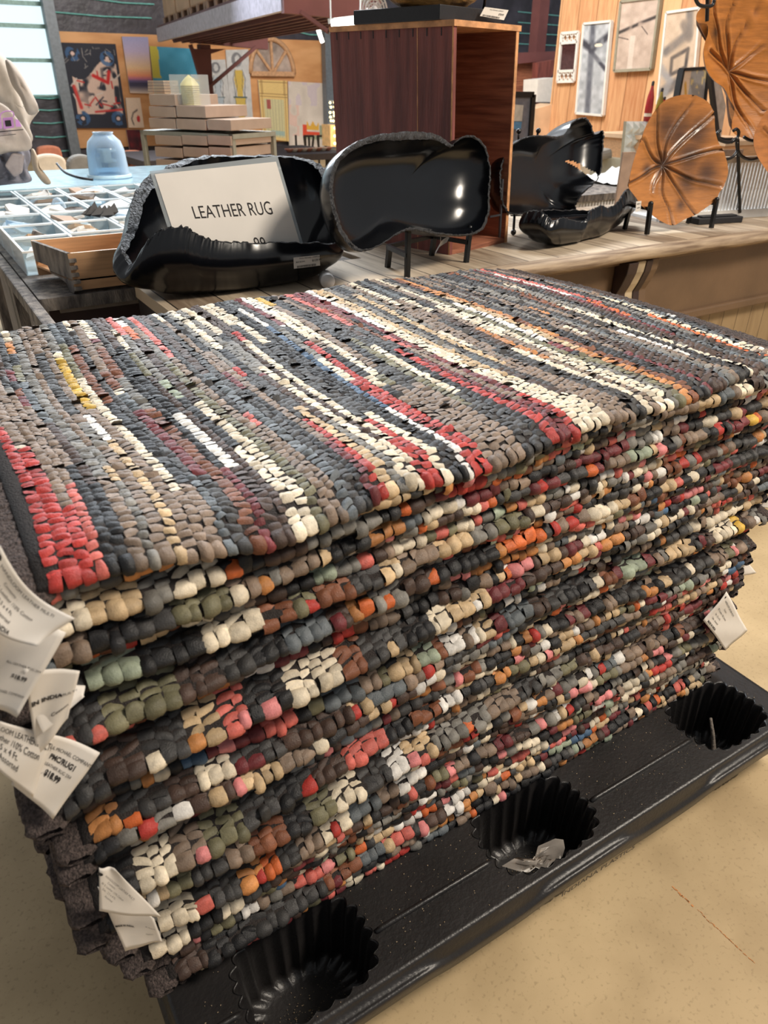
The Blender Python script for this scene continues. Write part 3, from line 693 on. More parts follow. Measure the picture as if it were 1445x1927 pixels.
V, F = text_geo('LEATHER RUG', 1); wd = V[:, 0].max()
tb.add([pb(.185+p[0]/wd*.655, .555-p[1]/wd*.655*W_/H_*1.15) for p in V], F)
V, F = text_geo('99', 1); wd = V[:, 0].max()
tb.add([pb(.60+p[0]/wd*.10, .955-p[1]/wd*.10*W_/H_*1.15) for p in V], F)
tb.build('printed_text', M['ink'], sgp)

# bowl 2 on its stand
pl0, pn0 = (1.16, 1.045, .95), (.34, -1, .30)
B2 = empty('burl_bowl', (1.2, 1.2, .83), 'black lacquered oblong bowl shown upright on a black stand before the red-brown crate', 'bowl', 'black live-edge bowls on the counter')
out2 = [(620, 345), (630, 305), (655, 277), (695, 257), (745, 249), (795, 248), (828, 256), (848, 272), (856, 268), (872, 256), (893, 256), (912, 275), (921, 305), (923, 335), (921, 365), (922, 395), (913, 425), (893, 441), (860, 444), (820, 441), (775, 434), (745, 443), (715, 462), (688, 473), (665, 470), (643, 445), (629, 410), (621, 375)]
r2_ = [onpl(x, y, pl0, pn0) for x, y in out2]; axn = np.array([-.34, 1, -.30]); axn /= np.linalg.norm(axn)
c2 = sum(r2_)/len(r2_)
w2_ = [.012, .014, .018, .02, .02, .018, .016, .012, .014, .014, .012, .009, .006, .006, .008, .010, .012, .010, .006, .006, .008, .012, .010, .010, .014, .014, .013, .012]
shell(r2_, c2+axn*.10, axn, B2, thick=.014, jag=.0016, power=.36, rimw=np.array(w2_)*1.0, sub=8)
st = empty('display_stand', (1.2, 1.2, CZ), 'black square-bar stand carrying the upright oblong black bowl', 'stand', 'black display stands')
def seat(px, py, Y): return ony(px, py, Y)
A = onz(766, 522, CZ); Bp = onz(877, 494, CZ)
At = ony(768, 437, A[1]+.005); Bt = ony(884, 432, Bp[1]+.005)
for nm, a, b in (('front_leg', A, At), ('front_leg', Bp, Bt)):
    g_l = MB().bar(a, b, .0125, .0125).build(nm, M['iron'], st, bevel=.001); MB().ball(b+np.array([0, 0, .004]), .0085).build('ball_finial', M['iron'], g_l, True)
Cb, Db = A+np.array([.02, .13, 0]), Bp+np.array([-.03, .13, 0])
for a in (Cb, Db): MB().bar(a, a+np.array([0, -.01, .058]), .0125, .0125).build('rear_leg', M['iron'], st)
zc = np.array([0, 0, .055])
for a, b in ((A+zc, Cb+zc), (Bp+zc, Db+zc), (Cb+zc, Db+zc)): MB().bar(a, b, .011, .011).build('cross_bar', M['iron'], st)
# curled white tag hanging under bowl 2
ct = MB(); nn = 12; a = onz(828, 478, CZ+.03)
V = []
for k in range(nn):
    t = k/(nn-1); ang = -1.2+t*2.4
    for v in (0, 1): V.append(a+np.array([.020*math.sin(ang)+.014*v, .018*math.cos(ang)-.01, .016-.04*v*0+(.028*(t-.5))+(.02*v)]))
ct.add(V, [(k*2, k*2+1, k*2+3, k*2+2) for k in range(nn-1)]).tube([a+np.array([0, 0, .03]), a+np.array([.005, .01, .07])], .0006, 5).build('curled_tag', M['paper'], None, True, label='small curled white tag hanging beneath the upright oblong black bowl', cat='tag')
# white roll beside bowl 1
a = onz(617, 530, CZ+.017); d = np.array([.35, .94, 0])*.045
MB().tube([a, a+d*.08, a+d], [.0165, .018, .018], 24).build('paper_roll', mat('cloudy_plastic_roll', (216, 212, 208), rough=.35), None, True, label='short cloudy white roll lying by the right end of the sign bowl', cat='roll')

# crate standing on end
K0 = np.array(onz(846, 480, CZ)); an = math.radians(15); cu = np.array([math.cos(an), math.sin(an), 0]); cv = np.array([-math.sin(an), math.cos(an), 0]); cw = np.array([-.030, .012, 1.0])
HC = .585; WC = .292; DC = .47
cr = empty('wooden_crate', tuple(K0), 'tall red-brown wooden crate standing on end behind the black bowls', 'crate')
def cb(a, b, m, nm, **k): return MB().obox(K0, cu, cv, cw, a, b).build(nm, m, cr, **k)
cb((0, .0, 0), (.012, DC, HC-.014), M['redbrown'], 'side_board')
cb((-.001, .005, 0), (.0125, .001, HC-.014), M['rawedge'], 'raw_front_edge')
cb((WC-.012, 0, 0), (WC, DC, HC-.014), M['sawn'], 'side_board')
cb((WC-.0125, -.002, .0), (WC+.0005, .001, HC-.014), M['rawedge'], 'raw_front_edge')
cb((.012, DC-.012, .012), (WC-.012, DC, HC-.014), M['sawn'], 'back_board')
cb((.012, .0, 0), (WC-.012, DC, .014), M['sawn'], 'end_board')
cb((-.004, -.004, HC-.014), (WC+.008, DC, HC), M['rawedge'], 'end_board')
cb((-.0005, .125, 0), (.0, .1275, HC-.014), M['rawedge'], 'board_seam')
for k in range(9):
    y = .04+k*.05; cb((-.0008, y, HC-.034), (.0, y+.0035, HC-.016), M['black'], 'nail_slot')
MB().obox(K0, cu, cv, cw, (WC-.045, -.003, .02), (WC-.038, .003, .19)).obox(K0, cu, cv, cw, (WC-.10, -.003, .085), (WC-.045, .001, .09)).build('metal_rod', mat('dark_steel_rod', (84, 84, 88), metal=.6, rough=.4), cr)
# carved wood on black plinth on top of the crate
zt_ = K0+cw*HC
pb_ = MB().obox(zt_, cu, cv, (0, 0, 1), (-.01, .04, .0), (.262, .36, .034)).build('plinth', M['black'], None, bevel=.002, label='flat black wooden plinth lying on top of the tall crate', cat='plinth')
cw_e = empty('carved_wood_bowl', tuple(zt_+cu*.14+cv*.2+np.array([0, 0, .034])), 'rough chiselled tan wooden bowl on the black plinth above the crate', 'bowl')
V = []; n_ = 40; kk = 16; c0 = zt_+cu*.13+cv*.19+np.array([0, 0, .036])
for k in range(kk+1):
    t = k/kk
    for a in range(n_):
        th = 2*math.pi*a/n_; r = (.35+.65*math.sin(t*math.pi/2)**.8); w_ = 1+rng.normal(0, .012)
        V.append(c0+cu*math.cos(th)*.21*r*w_+cv*math.sin(th)*.14*r*w_+np.array([0, 0, .13*t**1.5]))
Q = [(i*n_+k, i*n_+(k+1) % n_, (i+1)*n_+(k+1) % n_, (i+1)*n_+k) for i in range(kk) for k in range(n_)]
mesh_np('body', V, Q, mat('chiselled_tan_wood', (214, 160, 92), col2=(110, 78, 48), rough=.6, scale=40, bump=1, bscale=60, stretch=(.5, .5, 2)), cw_e, True)
MB().tube([c0+cu*.065-cv*.135+np.array([0, 0, -.002]), c0+cu*.065-cv*.15+np.array([0, 0, .10])], .004, 8).build('metal_prong', M['iron'], cw_e, True)
pq = [ony(x, y, c0[1]-.155) for x, y in ((912, 13), (957, 19), (948, 38), (903, 30))]
sticker(pq, cw_e, [('PAUL MICHAEL COMPANY', .25, .25, .004, 0), ('$78.99', .68, .62, .0065, .0001), ('|||', .08, .78, .7, .18)], push=(0, 0, 0))

# bowl 3: upright, broken; bowl 4: crescent in front of it
pl3, pn3 = (1.95, 1.44, .95), (.40, -1, .22)
B3 = empty('burl_bowl', (1.9, 1.45, .83), 'large upright black bowl with a torn opening, right of the crate', 'bowl', 'black live-edge bowls on the counter')
ax3 = np.array([-.40, 1, -.22]); ax3 /= np.linalg.norm(ax3)
out3 = [(950, 290), (966, 270), (990, 258), (1015, 254), (1050, 256), (1065, 248), (1078, 228), (1098, 221), (1110, 230), (1120, 252), (1134, 246), (1135, 270), (1130, 322), (1118, 345), (1100, 362), (1084, 385), (1080, 400), (1060, 410), (1020, 406), (985, 404), (955, 400), (942, 370), (940, 330)]
r3 = [onpl(x, y, pl3, pn3) for x, y in out3]
# torn opening: leave out shell faces inside an outline
def shell_hole(rim, apex, axis, root, hole, **k):
    shell(rim, apex, axis, root, **k)
    for o in [c for c in root.children if c.name.startswith(('interior', 'exterior'))]:
        bm = bmesh.new(); bm.from_mesh(o.data); dead = []
        for f in bm.faces:
            c = np.array(f.calc_center_median()); d = c-EYE; z = d@_f; x, y = PW/2+FPX*(d@_r2)/z, PH/2-FPX*(d@_u2)/z
            ins = False; m = len(hole)
            for i in range(m):
                (x1, y1), (x2, y2) = hole[i], hole[(i+1) % m]
                if (y1 > y) != (y2 > y) and x < (x2-x1)*(y-y1)/(y2-y1)+x1: ins = not ins
            if ins: dead.append(f)
        bmesh.ops.delete(bm, geom=dead, context='FACES'); bm.to_mesh(o.data); bm.free()
shell_hole(r3, sum(r3)/len(r3)+ax3*.11, ax3, B3, [(1061, 303), (1074, 302), (1092, 309), (1108, 318), (1121, 324), (1126, 334), (1121, 341), (1112, 336), (1098, 325), (1080, 312)], thick=.009, jag=.002, power=.4, sub=14, rings=60)
s3 = empty('display_stand', (1.8, 1.4, CZ), 'black scroll stand with ball ends under the torn black bowl', 'stand', 'black display stands')
for (p, q) in (((968, 404), (966, 437)), ((982, 404), (999, 443))):
    a, b = ony(*p, 1.40), onz(*q, CZ+.010); MB().tube([a, b], .0045, 8).build('leg', M['iron'], s3, True); MB().ball(b, .0095).build('ball_foot', M['iron'], s3, True)
for (p, q) in (((975, 266), (976, 247)), ((1011, 254), (1013, 246))):
    a, b = ony(*p, 1.43), ony(*q, 1.43); MB().tube([a, b], .0035, 8).ball(b, .0085).build('ball_finial', M['iron'], s3, True)
MB().tube([ony(962, 404, 1.40), ony(1000, 404, 1.41)], .005, 8).build('shelf_bar', M['iron'], s3, True)

B4 = empty('burl_bowl', (1.9, 1.24, CZ), 'black crescent-shaped bowl resting on the counter before the torn bowl', 'bowl', 'black live-edge bowls on the counter')
rim4 = [(986, 401, 1.20), (1000, 398, 1.17), (1018, 399, 1.14), (1030, 408, 1.12), (1040, 416, 1.11), (1060, 411, 1.11), (1080, 416, 1.12), (1100, 418, 1.13), (1108, 400, 1.14), (1120, 393, 1.15), (1132, 388, 1.16), (1145, 392, 1.17), (1160, 384, 1.18), (1170, 372, 1.19), (1179, 358, 1.21), (1190, 356, 1.25), (1196, 368, 1.30), (1180, 388, 1.34), (1140, 396, 1.36), (1090, 396, 1.36), (1040, 396, 1.33), (1002, 398, 1.27)]
hull_bowl([ony(*p) for p in rim4], (1.865, 1.235, CZ+.001), B4, .014, [.004]*13+[.006, .01, .012, .01]+[.005]*5, sub=8)
sticker([ony(1184, 377, 1.215), ony(1194, 376, 1.215), ony(1192, 394, 1.215), ony(1183, 397, 1.215)], B4, [('|||', .15, .2, .7, .12), ('|||', .2, .6, .6, .1)], push=(0, -.03, 0))

# ------------------------------------------------------------ carved leaf dishes
def leaf(root, outline, centre, p0, pn, veins, wood, depth=.035, thick=.013, vw=.004, vd=.006, burn=(), sub=7, vcol=(74, 46, 30), bend=.0):
    n_ = np.array(pn, float); n_ /= np.linalg.norm(n_)    # towards the viewer side
    R = catmull([onpl(x, y, p0, pn) for x, y in outline], sub); C_ = onpl(*centre, p0, pn); nr = 46; nt = len(R)
    vp = [catmull_open([onpl(x, y, p0, pn) for x, y in [centre]+list(v)], 8) for v in veins]
    base = []; 
    for k in range(nr+1):
        t = (k/nr); base.append(C_+(R-C_)*t)
    P = np.concatenate(base); tt = np.repeat(np.arange(nr+1)/nr, nt)
    dv = np.full(len(P), 9.)
    for v in vp:
        for i in range(len(v)-1):
            a, b = v[i], v[i+1]; ab = b-a; u = np.clip(((P-a)@ab)/(ab@ab), 0, 1); dv = np.minimum(dv, np.linalg.norm(P-(a+u[:, None]*ab), axis=1))
    h = -depth*(1-tt**2)-vd*np.exp(-(dv/vw)**2)+vd*.7*np.exp(-((dv-vw*2.1)/(vw*.9))**2)
    F_ = P+n_*h[:, None]
    base_c = np.tile(srgbA(wood), (len(P), 1))
    bf = np.zeros(len(P))
    for (bx, by, br) in burn:
        q = onpl(bx, by, p0, pn); bf = np.maximum(bf, np.exp(-(np.linalg.norm(P-q, axis=1)/br)**2))
    col = base_c*(1-.85*bf[:, None])+srgbA((56, 38, 34))*.85*bf[:, None]
    vf = np.exp(-(dv/(vw*.9))**2)[:, None]*.85; col = col*(1-vf)+srgbA(vcol)*vf
    Q = np.array([(i*nt+k, i*nt+(k+1) % nt, (i+1)*nt+(k+1) % nt, (i+1)*nt+k) for i in range(nr) for k in range(nt)])
    mesh_np('carved_face', F_, Q, M['leafwood'], root, True, col)
    Bk = [C_+(R-C_)*t-n_*(depth*(1-t**2)+thick*(1 if t < .97 else .0)) for t in np.linspace(0, 1, 12)]
    V = np.concatenate(Bk+[R]); K = 13
    Q = np.array([(i*nt+(k+1) % nt, i*nt+k, (i+1)*nt+k, (i+1)*nt+(k+1) % nt) for i in range(K-1) for k in range(nt)])
    mesh_np('underside', V, Q, mat('dark_leaf_underside', (92, 58, 36), rough=.5), root, True)
def catmull_open(P, n):
    P = [P[0]]+list(P)+[P[-1]]; out = []
    for i in range(1, len(P)-2):
        a, b, c, d = P[i-1], P[i], P[i+1], P[i+2]
        for k in range(n): t = k/n; out.append(.5*((2*b)+(-a+c)*t+(2*a-5*b+4*c-d)*t*t+(-a+3*b-3*c+d)*t**3))
    out.append(P[-2]); return out
M['leafwood'] = mat('carved_honey_wood', None, rough=.38, var=.22, scale=16, bump=.12, bscale=60, attr='Col', stretch=(.7, .7, 5), coat=.3)
L1_ = empty('leaf_dish', (2.35, 1.2, CZ), 'carved wooden lotus leaf dish with dark burnt veins on a black stand', 'dish', 'carved wooden leaf dishes')
out = [(1183, 342), (1188, 318), (1196, 290), (1206, 262), (1216, 236), (1232, 209), (1250, 190), (1275, 180), (1305, 179), (1332, 192), (1343, 214), (1346, 245), (1352, 268), (1363, 288), (1370, 318), (1366, 340), (1354, 362), (1345, 378), (1312, 402), (1290, 412), (1266, 424), (1240, 414), (1212, 392), (1195, 370), (1182, 352)]
veins = [[(1245, 270), (1240, 220), (1237, 207)], [(1262, 270), (1278, 235), (1300, 200), (1306, 180)], [(1275, 285), (1300, 258), (1330, 230), (1344, 214)], [(1290, 300), (1320, 290), (1345, 283), (1361, 282)], [(1280, 322), (1310, 338), (1335, 344), (1358, 350)], [(1268, 330), (1285, 360), (1300, 390), (1308, 403)], [(1256, 335), (1254, 365), (1264, 395), (1266, 424)], [(1248, 328), (1238, 345), (1234, 362)], [(1240, 316), (1210, 334), (1184, 345)], [(1240, 300), (1226, 282), (1215, 264), (1207, 262)]]
leaf(L1_, out, (1258, 310), (2.35, 1.17, .95), (-.12, -1, .16), veins, (178, 116, 58), depth=.024, burn=[(1258, 305, .05), (1262, 235, .06), (1285, 250, .075), (1318, 250, .06), (1305, 292, .07), (1335, 325, .06), (1300, 340, .05), (1225, 318, .025), (1285, 385, .02)], vcol=(58, 36, 26), vw=.0040, vd=.006)
s4 = empty('display_stand', (2.4, 1.2, CZ), 'black rod stand holding the burnt-vein leaf dish', 'stand', 'black display stands')
for p, q in (((1224, 386), (1217, 441)), ((1348, 378), (1338, 429))):
    b = onz(*q, CZ+.003); a = ony(*p, b[1]+.004); g_l = MB().bar(b, a, .0125, .0125).build('front_leg', M['iron'], s4); MB().ball(a+np.array([0, 0, .004]), .009).build('ball_finial', M['iron'], g_l, True)
    MB().bar(b+np.array([.012, .11, 0]), b+np.array([.012, .10, .085]), .012).build('rear_leg', M['iron'], s4)
    MB().bar(b+np.array([0, 0, .08]), b+np.array([.012, .1, .08]), .010).build('cross_bar', M['iron'], s4)
a, b = onz(1217, 441, CZ+.003), onz(1338, 429, CZ+.003); MB().bar(a+np.array([.01, .1, .08]), b+np.array([.01, .1, .08]), .010).build('cross_bar', M['iron'], s4)

L2_ = empty('leaf_dish', (2.6, 1.3, 1.05), 'huge glossy honey-coloured leaf dish raised on a black scroll stand', 'dish', 'carved wooden leaf dishes')
out = [(1340, -60), (1330, -20), (1338, 5), (1318, 16), (1310, 30), (1313, 42), (1330, 46), (1332, 62), (1326, 82), (1324, 104), (1330, 132), (1344, 152), (1362, 166), (1372, 186), (1382, 206), (1377, 232), (1380, 250), (1398, 260), (1420, 264), (1460, 262), (1520, 240), (1570, 190), (1590, 120), (1570, 40), (1520, -40), (1440, -90), (1380, -90)]
veins = [[(1375, 100), (1366, 60), (1355, 20), (1350, -30)], [(1388, 80), (1384, 40), (1400, -10)], [(1400, 90), (1420, 50), (1450, 0)], [(1420, 115), (1450, 90), (1500, 60)], [(1410, 140), (1445, 150), (1500, 160)], [(1402, 150), (1420, 175), (1450, 210)], [(1396, 160), (1400, 200), (1418, 240), (1424, 262)], [(1380, 120), (1360, 105), (1345, 95)]]
leaf(L2_, out, (1393, 136), (2.62, 1.32, 1.15), (-.32, -1, -.02), veins, (176, 112, 52), depth=.06, vw=.0045, vd=.008, burn=[(1360, 60, .02)], vcol=(120, 72, 36))
L3_ = empty('leaf_dish', (2.7, 1.15, .95), 'honey-coloured leaf dish cut off at the right edge, lowest of the glossy ones', 'dish', 'carved wooden leaf dishes')
out = [(1430, 228), (1420, 250), (1418, 272), (1424, 292), (1436, 312), (1452, 332), (1480, 350), (1530, 350), (1570, 320), (1580, 270), (1550, 220), (1500, 190), (1455, 196)]
leaf(L3_, out, (1500, 275), (2.75, 1.12, .95), (-.12, -1, .1), [[(1470, 260), (1440, 240)], [(1470, 300), (1450, 330)], [(1480, 240), (1460, 200)]], (172, 110, 56), depth=.03, vcol=(120, 72, 36))
s5 = empty('scroll_stand', (2.6, 1.3, CZ), 'black wrought iron scroll stand with curled hooks under the huge leaf dish', 'stand', 'black display stands')
def scroll(pts, Y, r=.0055):
    P = catmull_open([ony(x, y, Y) for x, y in pts], 6); MB().tube(P, r, 8).build('scroll', M['iron'], s5, True)
scroll([(1380, 246), (1386, 243), (1390, 250), (1385, 262), (1370, 268), (1352, 262), (1349, 252), (1355, 246)], 1.20)
scroll([(1376, 268), (1384, 262), (1388, 280), (1380, 294), (1366, 300), (1355, 296)], 1.20)
scroll([(1386, 268), (1388, 282), (1396, 294), (1412, 300), (1428, 296), (1440, 288)], 1.20)
scroll([(1345, 250), (1350, 258), (1362, 262), (1378, 262)], 1.22)
scroll([(1400, 258), (1412, 264), (1428, 264), (1432, 250), (1426, 245)], 1.20)
scroll([(1388, 262), (1390, 330), (1392, 400)], 1.24, .006)
# upper-left hook above the dish
scroll([(1344, 0), (1340, 10), (1326, 12), (1314, 8), (1308, -4)], 1.25)
scroll([(1331, -30), (1331, 10), (1330, 40)], 1.28, .006)
# slatted white crate behind the leaf dishes
wc = empty('slatted_basket', (2.6, 1.5, CZ), 'white slatted wooden crate on the counter behind the leaf dishes', 'basket', 'white slatted crates')
a, b = onz(1238, 418, CZ), onz(1470, 405, CZ); d = (b-a)/np.linalg.norm(b-a); L_ = np.linalg.norm(b-a); hh_ = ony(1300, 300, (a+b)[1]/2)[2]-CZ
dn = np.array([-d[1], d[0], 0])
MB().obox(a, d, dn, (0, 0, 1), (0, -.006, 0), (L_, .012, .03)).build('bottom_rail', M['white'], wc)
MB().obox(a, d, dn, (0, 0, 1), (0, -.006, hh_-.02), (L_, .012, hh_)).build('top_rail', mat('pale_wood_rail', (206, 190, 170)), wc)
k = .008
while k < L_: MB().obox(a, d, dn, (0, 0, 1), (k, 0, .03), (k+.0085, .006, hh_-.02)).build('slat', M['white'], wc); k += .0155
MB().obox(a, d, dn, (0, 0, 1), (0, .28, 0), (L_, .29, hh_)).build('rear_panel', mat('pale_wood_panel', (150, 122, 100)), wc)
MB().obox(a, d, dn, (0, 0, 1), (0, 0, 0), (L_, .28, .01)).build('base_board', M['white'], wc)
b_ = MB().obox(a, d, dn, (0, 0, 1), (.10, -.10, .0), (.30, -.05, .022)).obox(a, d, dn, (0, 0, 1), (.12, -.09, .022), (.28, -.06, .028)).build('black_block', M['black'], None, bevel=.003, label='low black block on the counter before the slatted crate', cat='block')
# white tote tray with cloth, further back
wb = empty('slatted_basket', (2.3, 2.2, .6), 'long slatted white basket seen between the torn bowl and the burnt-vein leaf dish', 'basket', 'white slatted crates')
a, b = ony(1078, 414, 2.2), ony(1200, 408, 2.2)
MB().box((a[0], 2.19, a[2]-.10), (b[0]+.2, 2.62, a[2])).build('tray_base', M['white'], wb)
k = a[0]
while k < b[0]+.2: MB().box((k, 2.185, a[2]), (k+.012, 2.195, a[2]+.085)).build('slat', M['white'], wb); k += .021
MB().box((a[0]-.02, 2.17, a[2]+.085), (b[0]+.22, 2.66, a[2]+.115)).build('top_board', M['graywood'], wb)
le_ = empty('low_table', (a[0]+.3, 2.4, 0), 'low white table under the long slatted basket', 'table')
MB().box((a[0]-.04, 2.15, a[2]-.13), (b[0]+.24, 2.68, a[2]-.101)).build('tabletop', M['white'], le_)
for x_, y_ in ((a[0], 2.2), (b[0]+.15, 2.2), (a[0], 2.6), (b[0]+.15, 2.6)): MB().box((x_, y_, 0), (x_+.04, y_+.04, a[2]-.13)).build('leg', M['white'], le_)

# ------------------------------------------------------------ paper hang tags on the rug ends
def hang_tag(name_l, pts, Y, lines, bend=0.0, axis='y', curl=(0, 0), hole=True, cat='tag', bow=0):
    """pts: tl, tr, br, bl of the sheet; Y: depth of each corner"""
    q = [(ony(x, y, yy) if axis == 'y' else onx(x, y, yy)) for (x, y), yy in zip(pts, Y)]
    root = empty('paper_tag', tuple(sum(q)/4), name_l, cat, 'paper tags on the rug ends')
    nrm = np.cross(q[1]-q[0], q[3]-q[0]); nrm /= np.linalg.norm(nrm); nrm = nrm if nrm.dot(EYE-q[0]) > 0 else -nrm
    def bi(u, v):
        p = q[0]*(1-u)*(1-v)+q[1]*u*(1-v)+q[2]*u*v+q[3]*(1-u)*v + (q[3]-q[0])*bow*math.sin(math.pi*u)
        return p+nrm*(bend*math.sin(math.pi*u)+curl[0]*(v**2)+curl[1]*math.sin(math.pi*v)+.0012*math.sin(u*7+v*5))
    nu, nv = 14, 14; V = [bi(a/nu, b/nv) for b in range(nv+1) for a in range(nu+1)]; n1 = len(V)
    F = [(r*(nu+1)+c, r*(nu+1)+c+1, (r+1)*(nu+1)+c+1, (r+1)*(nu+1)+c) for r in range(nv) for c in range(nu)]
    V2 = [p-nrm*.0004 for p in V]; per_ = [(i) for i in range(nu+1)]+[(r*(nu+1)+nu) for r in range(1, nv+1)]+[(nv*(nu+1)+c) for c in range(nu-1, -1, -1)]+[(r*(nu+1)) for r in range(nv-1, 0, -1)]
    F2 = [tuple(i+n1 for i in f[::-1]) for f in F]+[(per_[i], per_[i]+n1, per_[(i+1) % len(per_)]+n1, per_[(i+1) % len(per_)]) for i in range(len(per_))]
    pap = MB().add(V+V2, F+F2).build('paper', M['paper'], root, True)
    W_ = np.linalg.norm(q[1]-q[0]); H_ = np.linalg.norm(q[3]-q[0]); tb = MB()
    for (s, x, y, size, bold) in lines:
        V, F = text_geo(s, size, bold)
        if len(V): tb.add([bi(x+p[0]/W_, y-p[1]/H_)+nrm*.0005 for p in V if True], F)
    if hole: 
        c = (.05, .12); tb.add([bi(c[0]+.0022*math.cos(a*math.pi/4)/W_, c[1]+.0022*math.sin(a*math.pi/4)/H_)+nrm*.0006 for a in range(8)], [tuple(range(8))])
    if tb.v: tb.build('printed_text', M['ink'], pap)
    return root
def std(sz, x=.12):
    return [('HANDLOOM LEATHER MULTI', x, .20, sz, 0), ('Contents :', x+.12, .34, sz*.9, 0), ('90 % Leather /10% Cotton', x, .48, sz, 0), ('Size : 2.5 x 4 Ft.', x+.03, .62, sz, 0), ('Color : Assorted', x+.03, .76, sz, 0), ('MADE IN INDIA', x, .93, sz*1.25, sz*.03)]
# left end of the pile
hang_tag('curved paper tag hanging from the topmost rug at the left edge', [(0, 1026), (141, 1163), (70, 1217), (-50, 1130)], [-.055, -.075, -.08, -.06], std(.0046, .10), bow=.24, bend=-.006, curl=(0, -.003))
hang_tag('large blank-topped white tag hanging just below the curved tag at the left edge', [(-60, 1160), (124, 1190), (32, 1352), (-60, 1335)], [-.05, -.06, -.07, -.05], [('PAUL MICHAEL COMPANY', .30, .80, .0040, 0), ('$18.99', .62, .62, .0062, .0002), ('ALL LEATHER RUG 2X4', .5, .48, .0034, 0), ('MADE IN', .05, .96, .007, .0002)], bend=-.008, hole=False)
hang_tag('folded white tag reading MULTI Cotton, tucked under the woolly hem at left', [(160, 1290), (158, 1312), (82, 1378), (40, 1290)], [-.045, -.06, -.062, -.05], [('', 0, 0, .004, 0)], hole=False)
t_ = hang_tag('folded white tag with upright IN INDIA lettering below the woolly hem', [(44, 1258), (150, 1262), (128, 1352), (70, 1425)], [-.058, -.062, -.062, -.058], [('MULTI', .66, .42, .0062, 0), ('Cotton', .46, .66, .0068, .0001), ('IN INDIA', .05, .42, .0075, .0003)], hole=False)
hang_tag('crumpled tag at the far left edge printed with rug contents', [(-40, 1340), (100, 1385), (62, 1502), (-50, 1400)], [-.045, -.055, -.06, -.05], [('HANDLOOM LEATHER MULTI', .05, .22, .0050, 0), ('90% Leather /10% Cotton', .05, .42, .0055, 0), ('Size : 2.5 x 4 Ft.', .1, .60, .0055, 0), ('Color : Assorted', .1, .78, .0055, 0)], bend=.004, hole=False)
hang_tag('long white price tag reading $18.99 hanging lowest of the left cluster', [(60, 1372), (188, 1416), (100, 1543), (22, 1478)], [-.050, -.056, -.062, -.058], [('PAUL MICHAEL COMPANY', .30, .22, .0042, 0), ('PMC/RUG1', .42, .36, .0062, .0002), ('ALL LEATHER RUG 2X4', .30, .47, .0038, 0), ('$18.99', .46, .60, .0070, .0003)], bend=-.005, hole=False)
hang_tag('upper white HANDLOOM tag of the pair hanging by the lower left corner', [(186, 1633), (215, 1633), (305, 1728), (187, 1716)], [-.066, -.068, -.075, -.070], [('', 0, 0, .003, 0)], curl=(0, .0))
hang_tag('lower white MADE IN INDIA tag of the pair hanging by the lower left corner', [(183, 1668), (290, 1728), (306, 1774), (236, 1792)], [-.058, -.066, -.068, -.062], [('R MULTI', .72, .50, .0055, 0), ('Cotton', .66, .72, .0058, 0), ('MADE IN INDIA', .02, .60, .0058, .0002)], hole=False, bend=-.003)
# lettering of the upper tag runs along its slanting long edge
def slant_text(px0, px1, Y, rows, root_l):
    a, b = ony(*px0, Y), ony(*px1, Y); u = (b-a)/np.linalg.norm(b-a); n_ = EYE-a; n_ /= np.linalg.norm(n_); dn = np.cross(n_, u); dn = -dn if dn[2] > 0 else dn
    tb = MB()
    for s, x, y, sz, bd in rows:
        V, F = text_geo(s, sz, bd); tb.add([a+u*(x+p[0])+dn*(y-p[1])+n_*.0012 for p in V], F)
    for o in COL.objects:
        if o.get('label') == root_l: pr_ = o; break
    tb.build('printed_text', M['ink'], [c for c in pr_.children if c.name.startswith('paper')][0])
slant_text((203, 1645), (296, 1724), -.0725, [('HANDLOOM LEATHER MULTI', -.001, .0052, .0046, 0), ('Contents :', .008, .010, .0042, 0), ('90 % Leather /10% Cotton', .001, .0152, .0042, 0), ('Size : 2.5 x 4 Ft.', .008, .0205, .0042, 0), ('Assorted', .018, .026, .0042, 0)], 'upper white HANDLOOM tag of the pair hanging by the lower left corner')
# right end
hang_tag('white MADE IN INDIA tag hanging from the right end of the pile', [(1367, 1113), (1406, 1186), (1366, 1224), (1324, 1168)], [-.022, -.030, -.034, -.024], std(.0052, .10))
hang_tag('shaded grey-looking tag sticking out above the white tag at the right end', [(1380, 1022), (1423, 1078), (1380, 1088), (1350, 1060)], [-.005, -.010, -.010, .0], [('HANDLOOM LEATHER MULTI', .25, .30, .0040, 0), ('10% Cotton', .4, .55, .0040, 0)], hole=False)
hang_tag('tag corner at the right picture edge under the upper rugs', [(1438, 935), (1475, 925), (1480, 958), (1431, 955)], [.0, -.01, -.01, .0], [], hole=False)

# ------------------------------------------------------------ left display table with bins
TZ = .755
lt = empty('display_table', (.8, 2.5, 0), 'long grey wooden table at left covered with clear bins', 'table')
MB().box((.215, 1.326, TZ-.03), (1.09, 3.03, TZ)).build('tabletop', M['graywood'], lt)
MB().box((.185, 1.09, TZ-.035), (.213, 3.03, TZ-.001)).build('side_rail', M['graywood'], lt, bevel=.004)
MB().box((.235, 1.36, TZ-.13), (.46, 1.38, TZ-.03)).build('front_apron', mat('shaded_apron', (64, 48, 46)), lt)  # apron's dark tone has the shade under the tabletop painted in
MB().box((.235, 1.38, .0), (.255, 3.0, TZ-.03)).build('side_panel', mat('grey_side_panel', (120, 112, 112), var=.2, scale=6), lt)
for y in (1.11, 1.6, 2.2, 2.9): MB().box((.187, y, 0), (.213, y+.05, TZ-.035)).build('leg', M['graywood'], lt)
MB().box((.26, 1.352, TZ-.045), (.47, 1.36, TZ-.032)).build('drawer_pull', mat('pale_pull', (150, 140, 132)), lt)
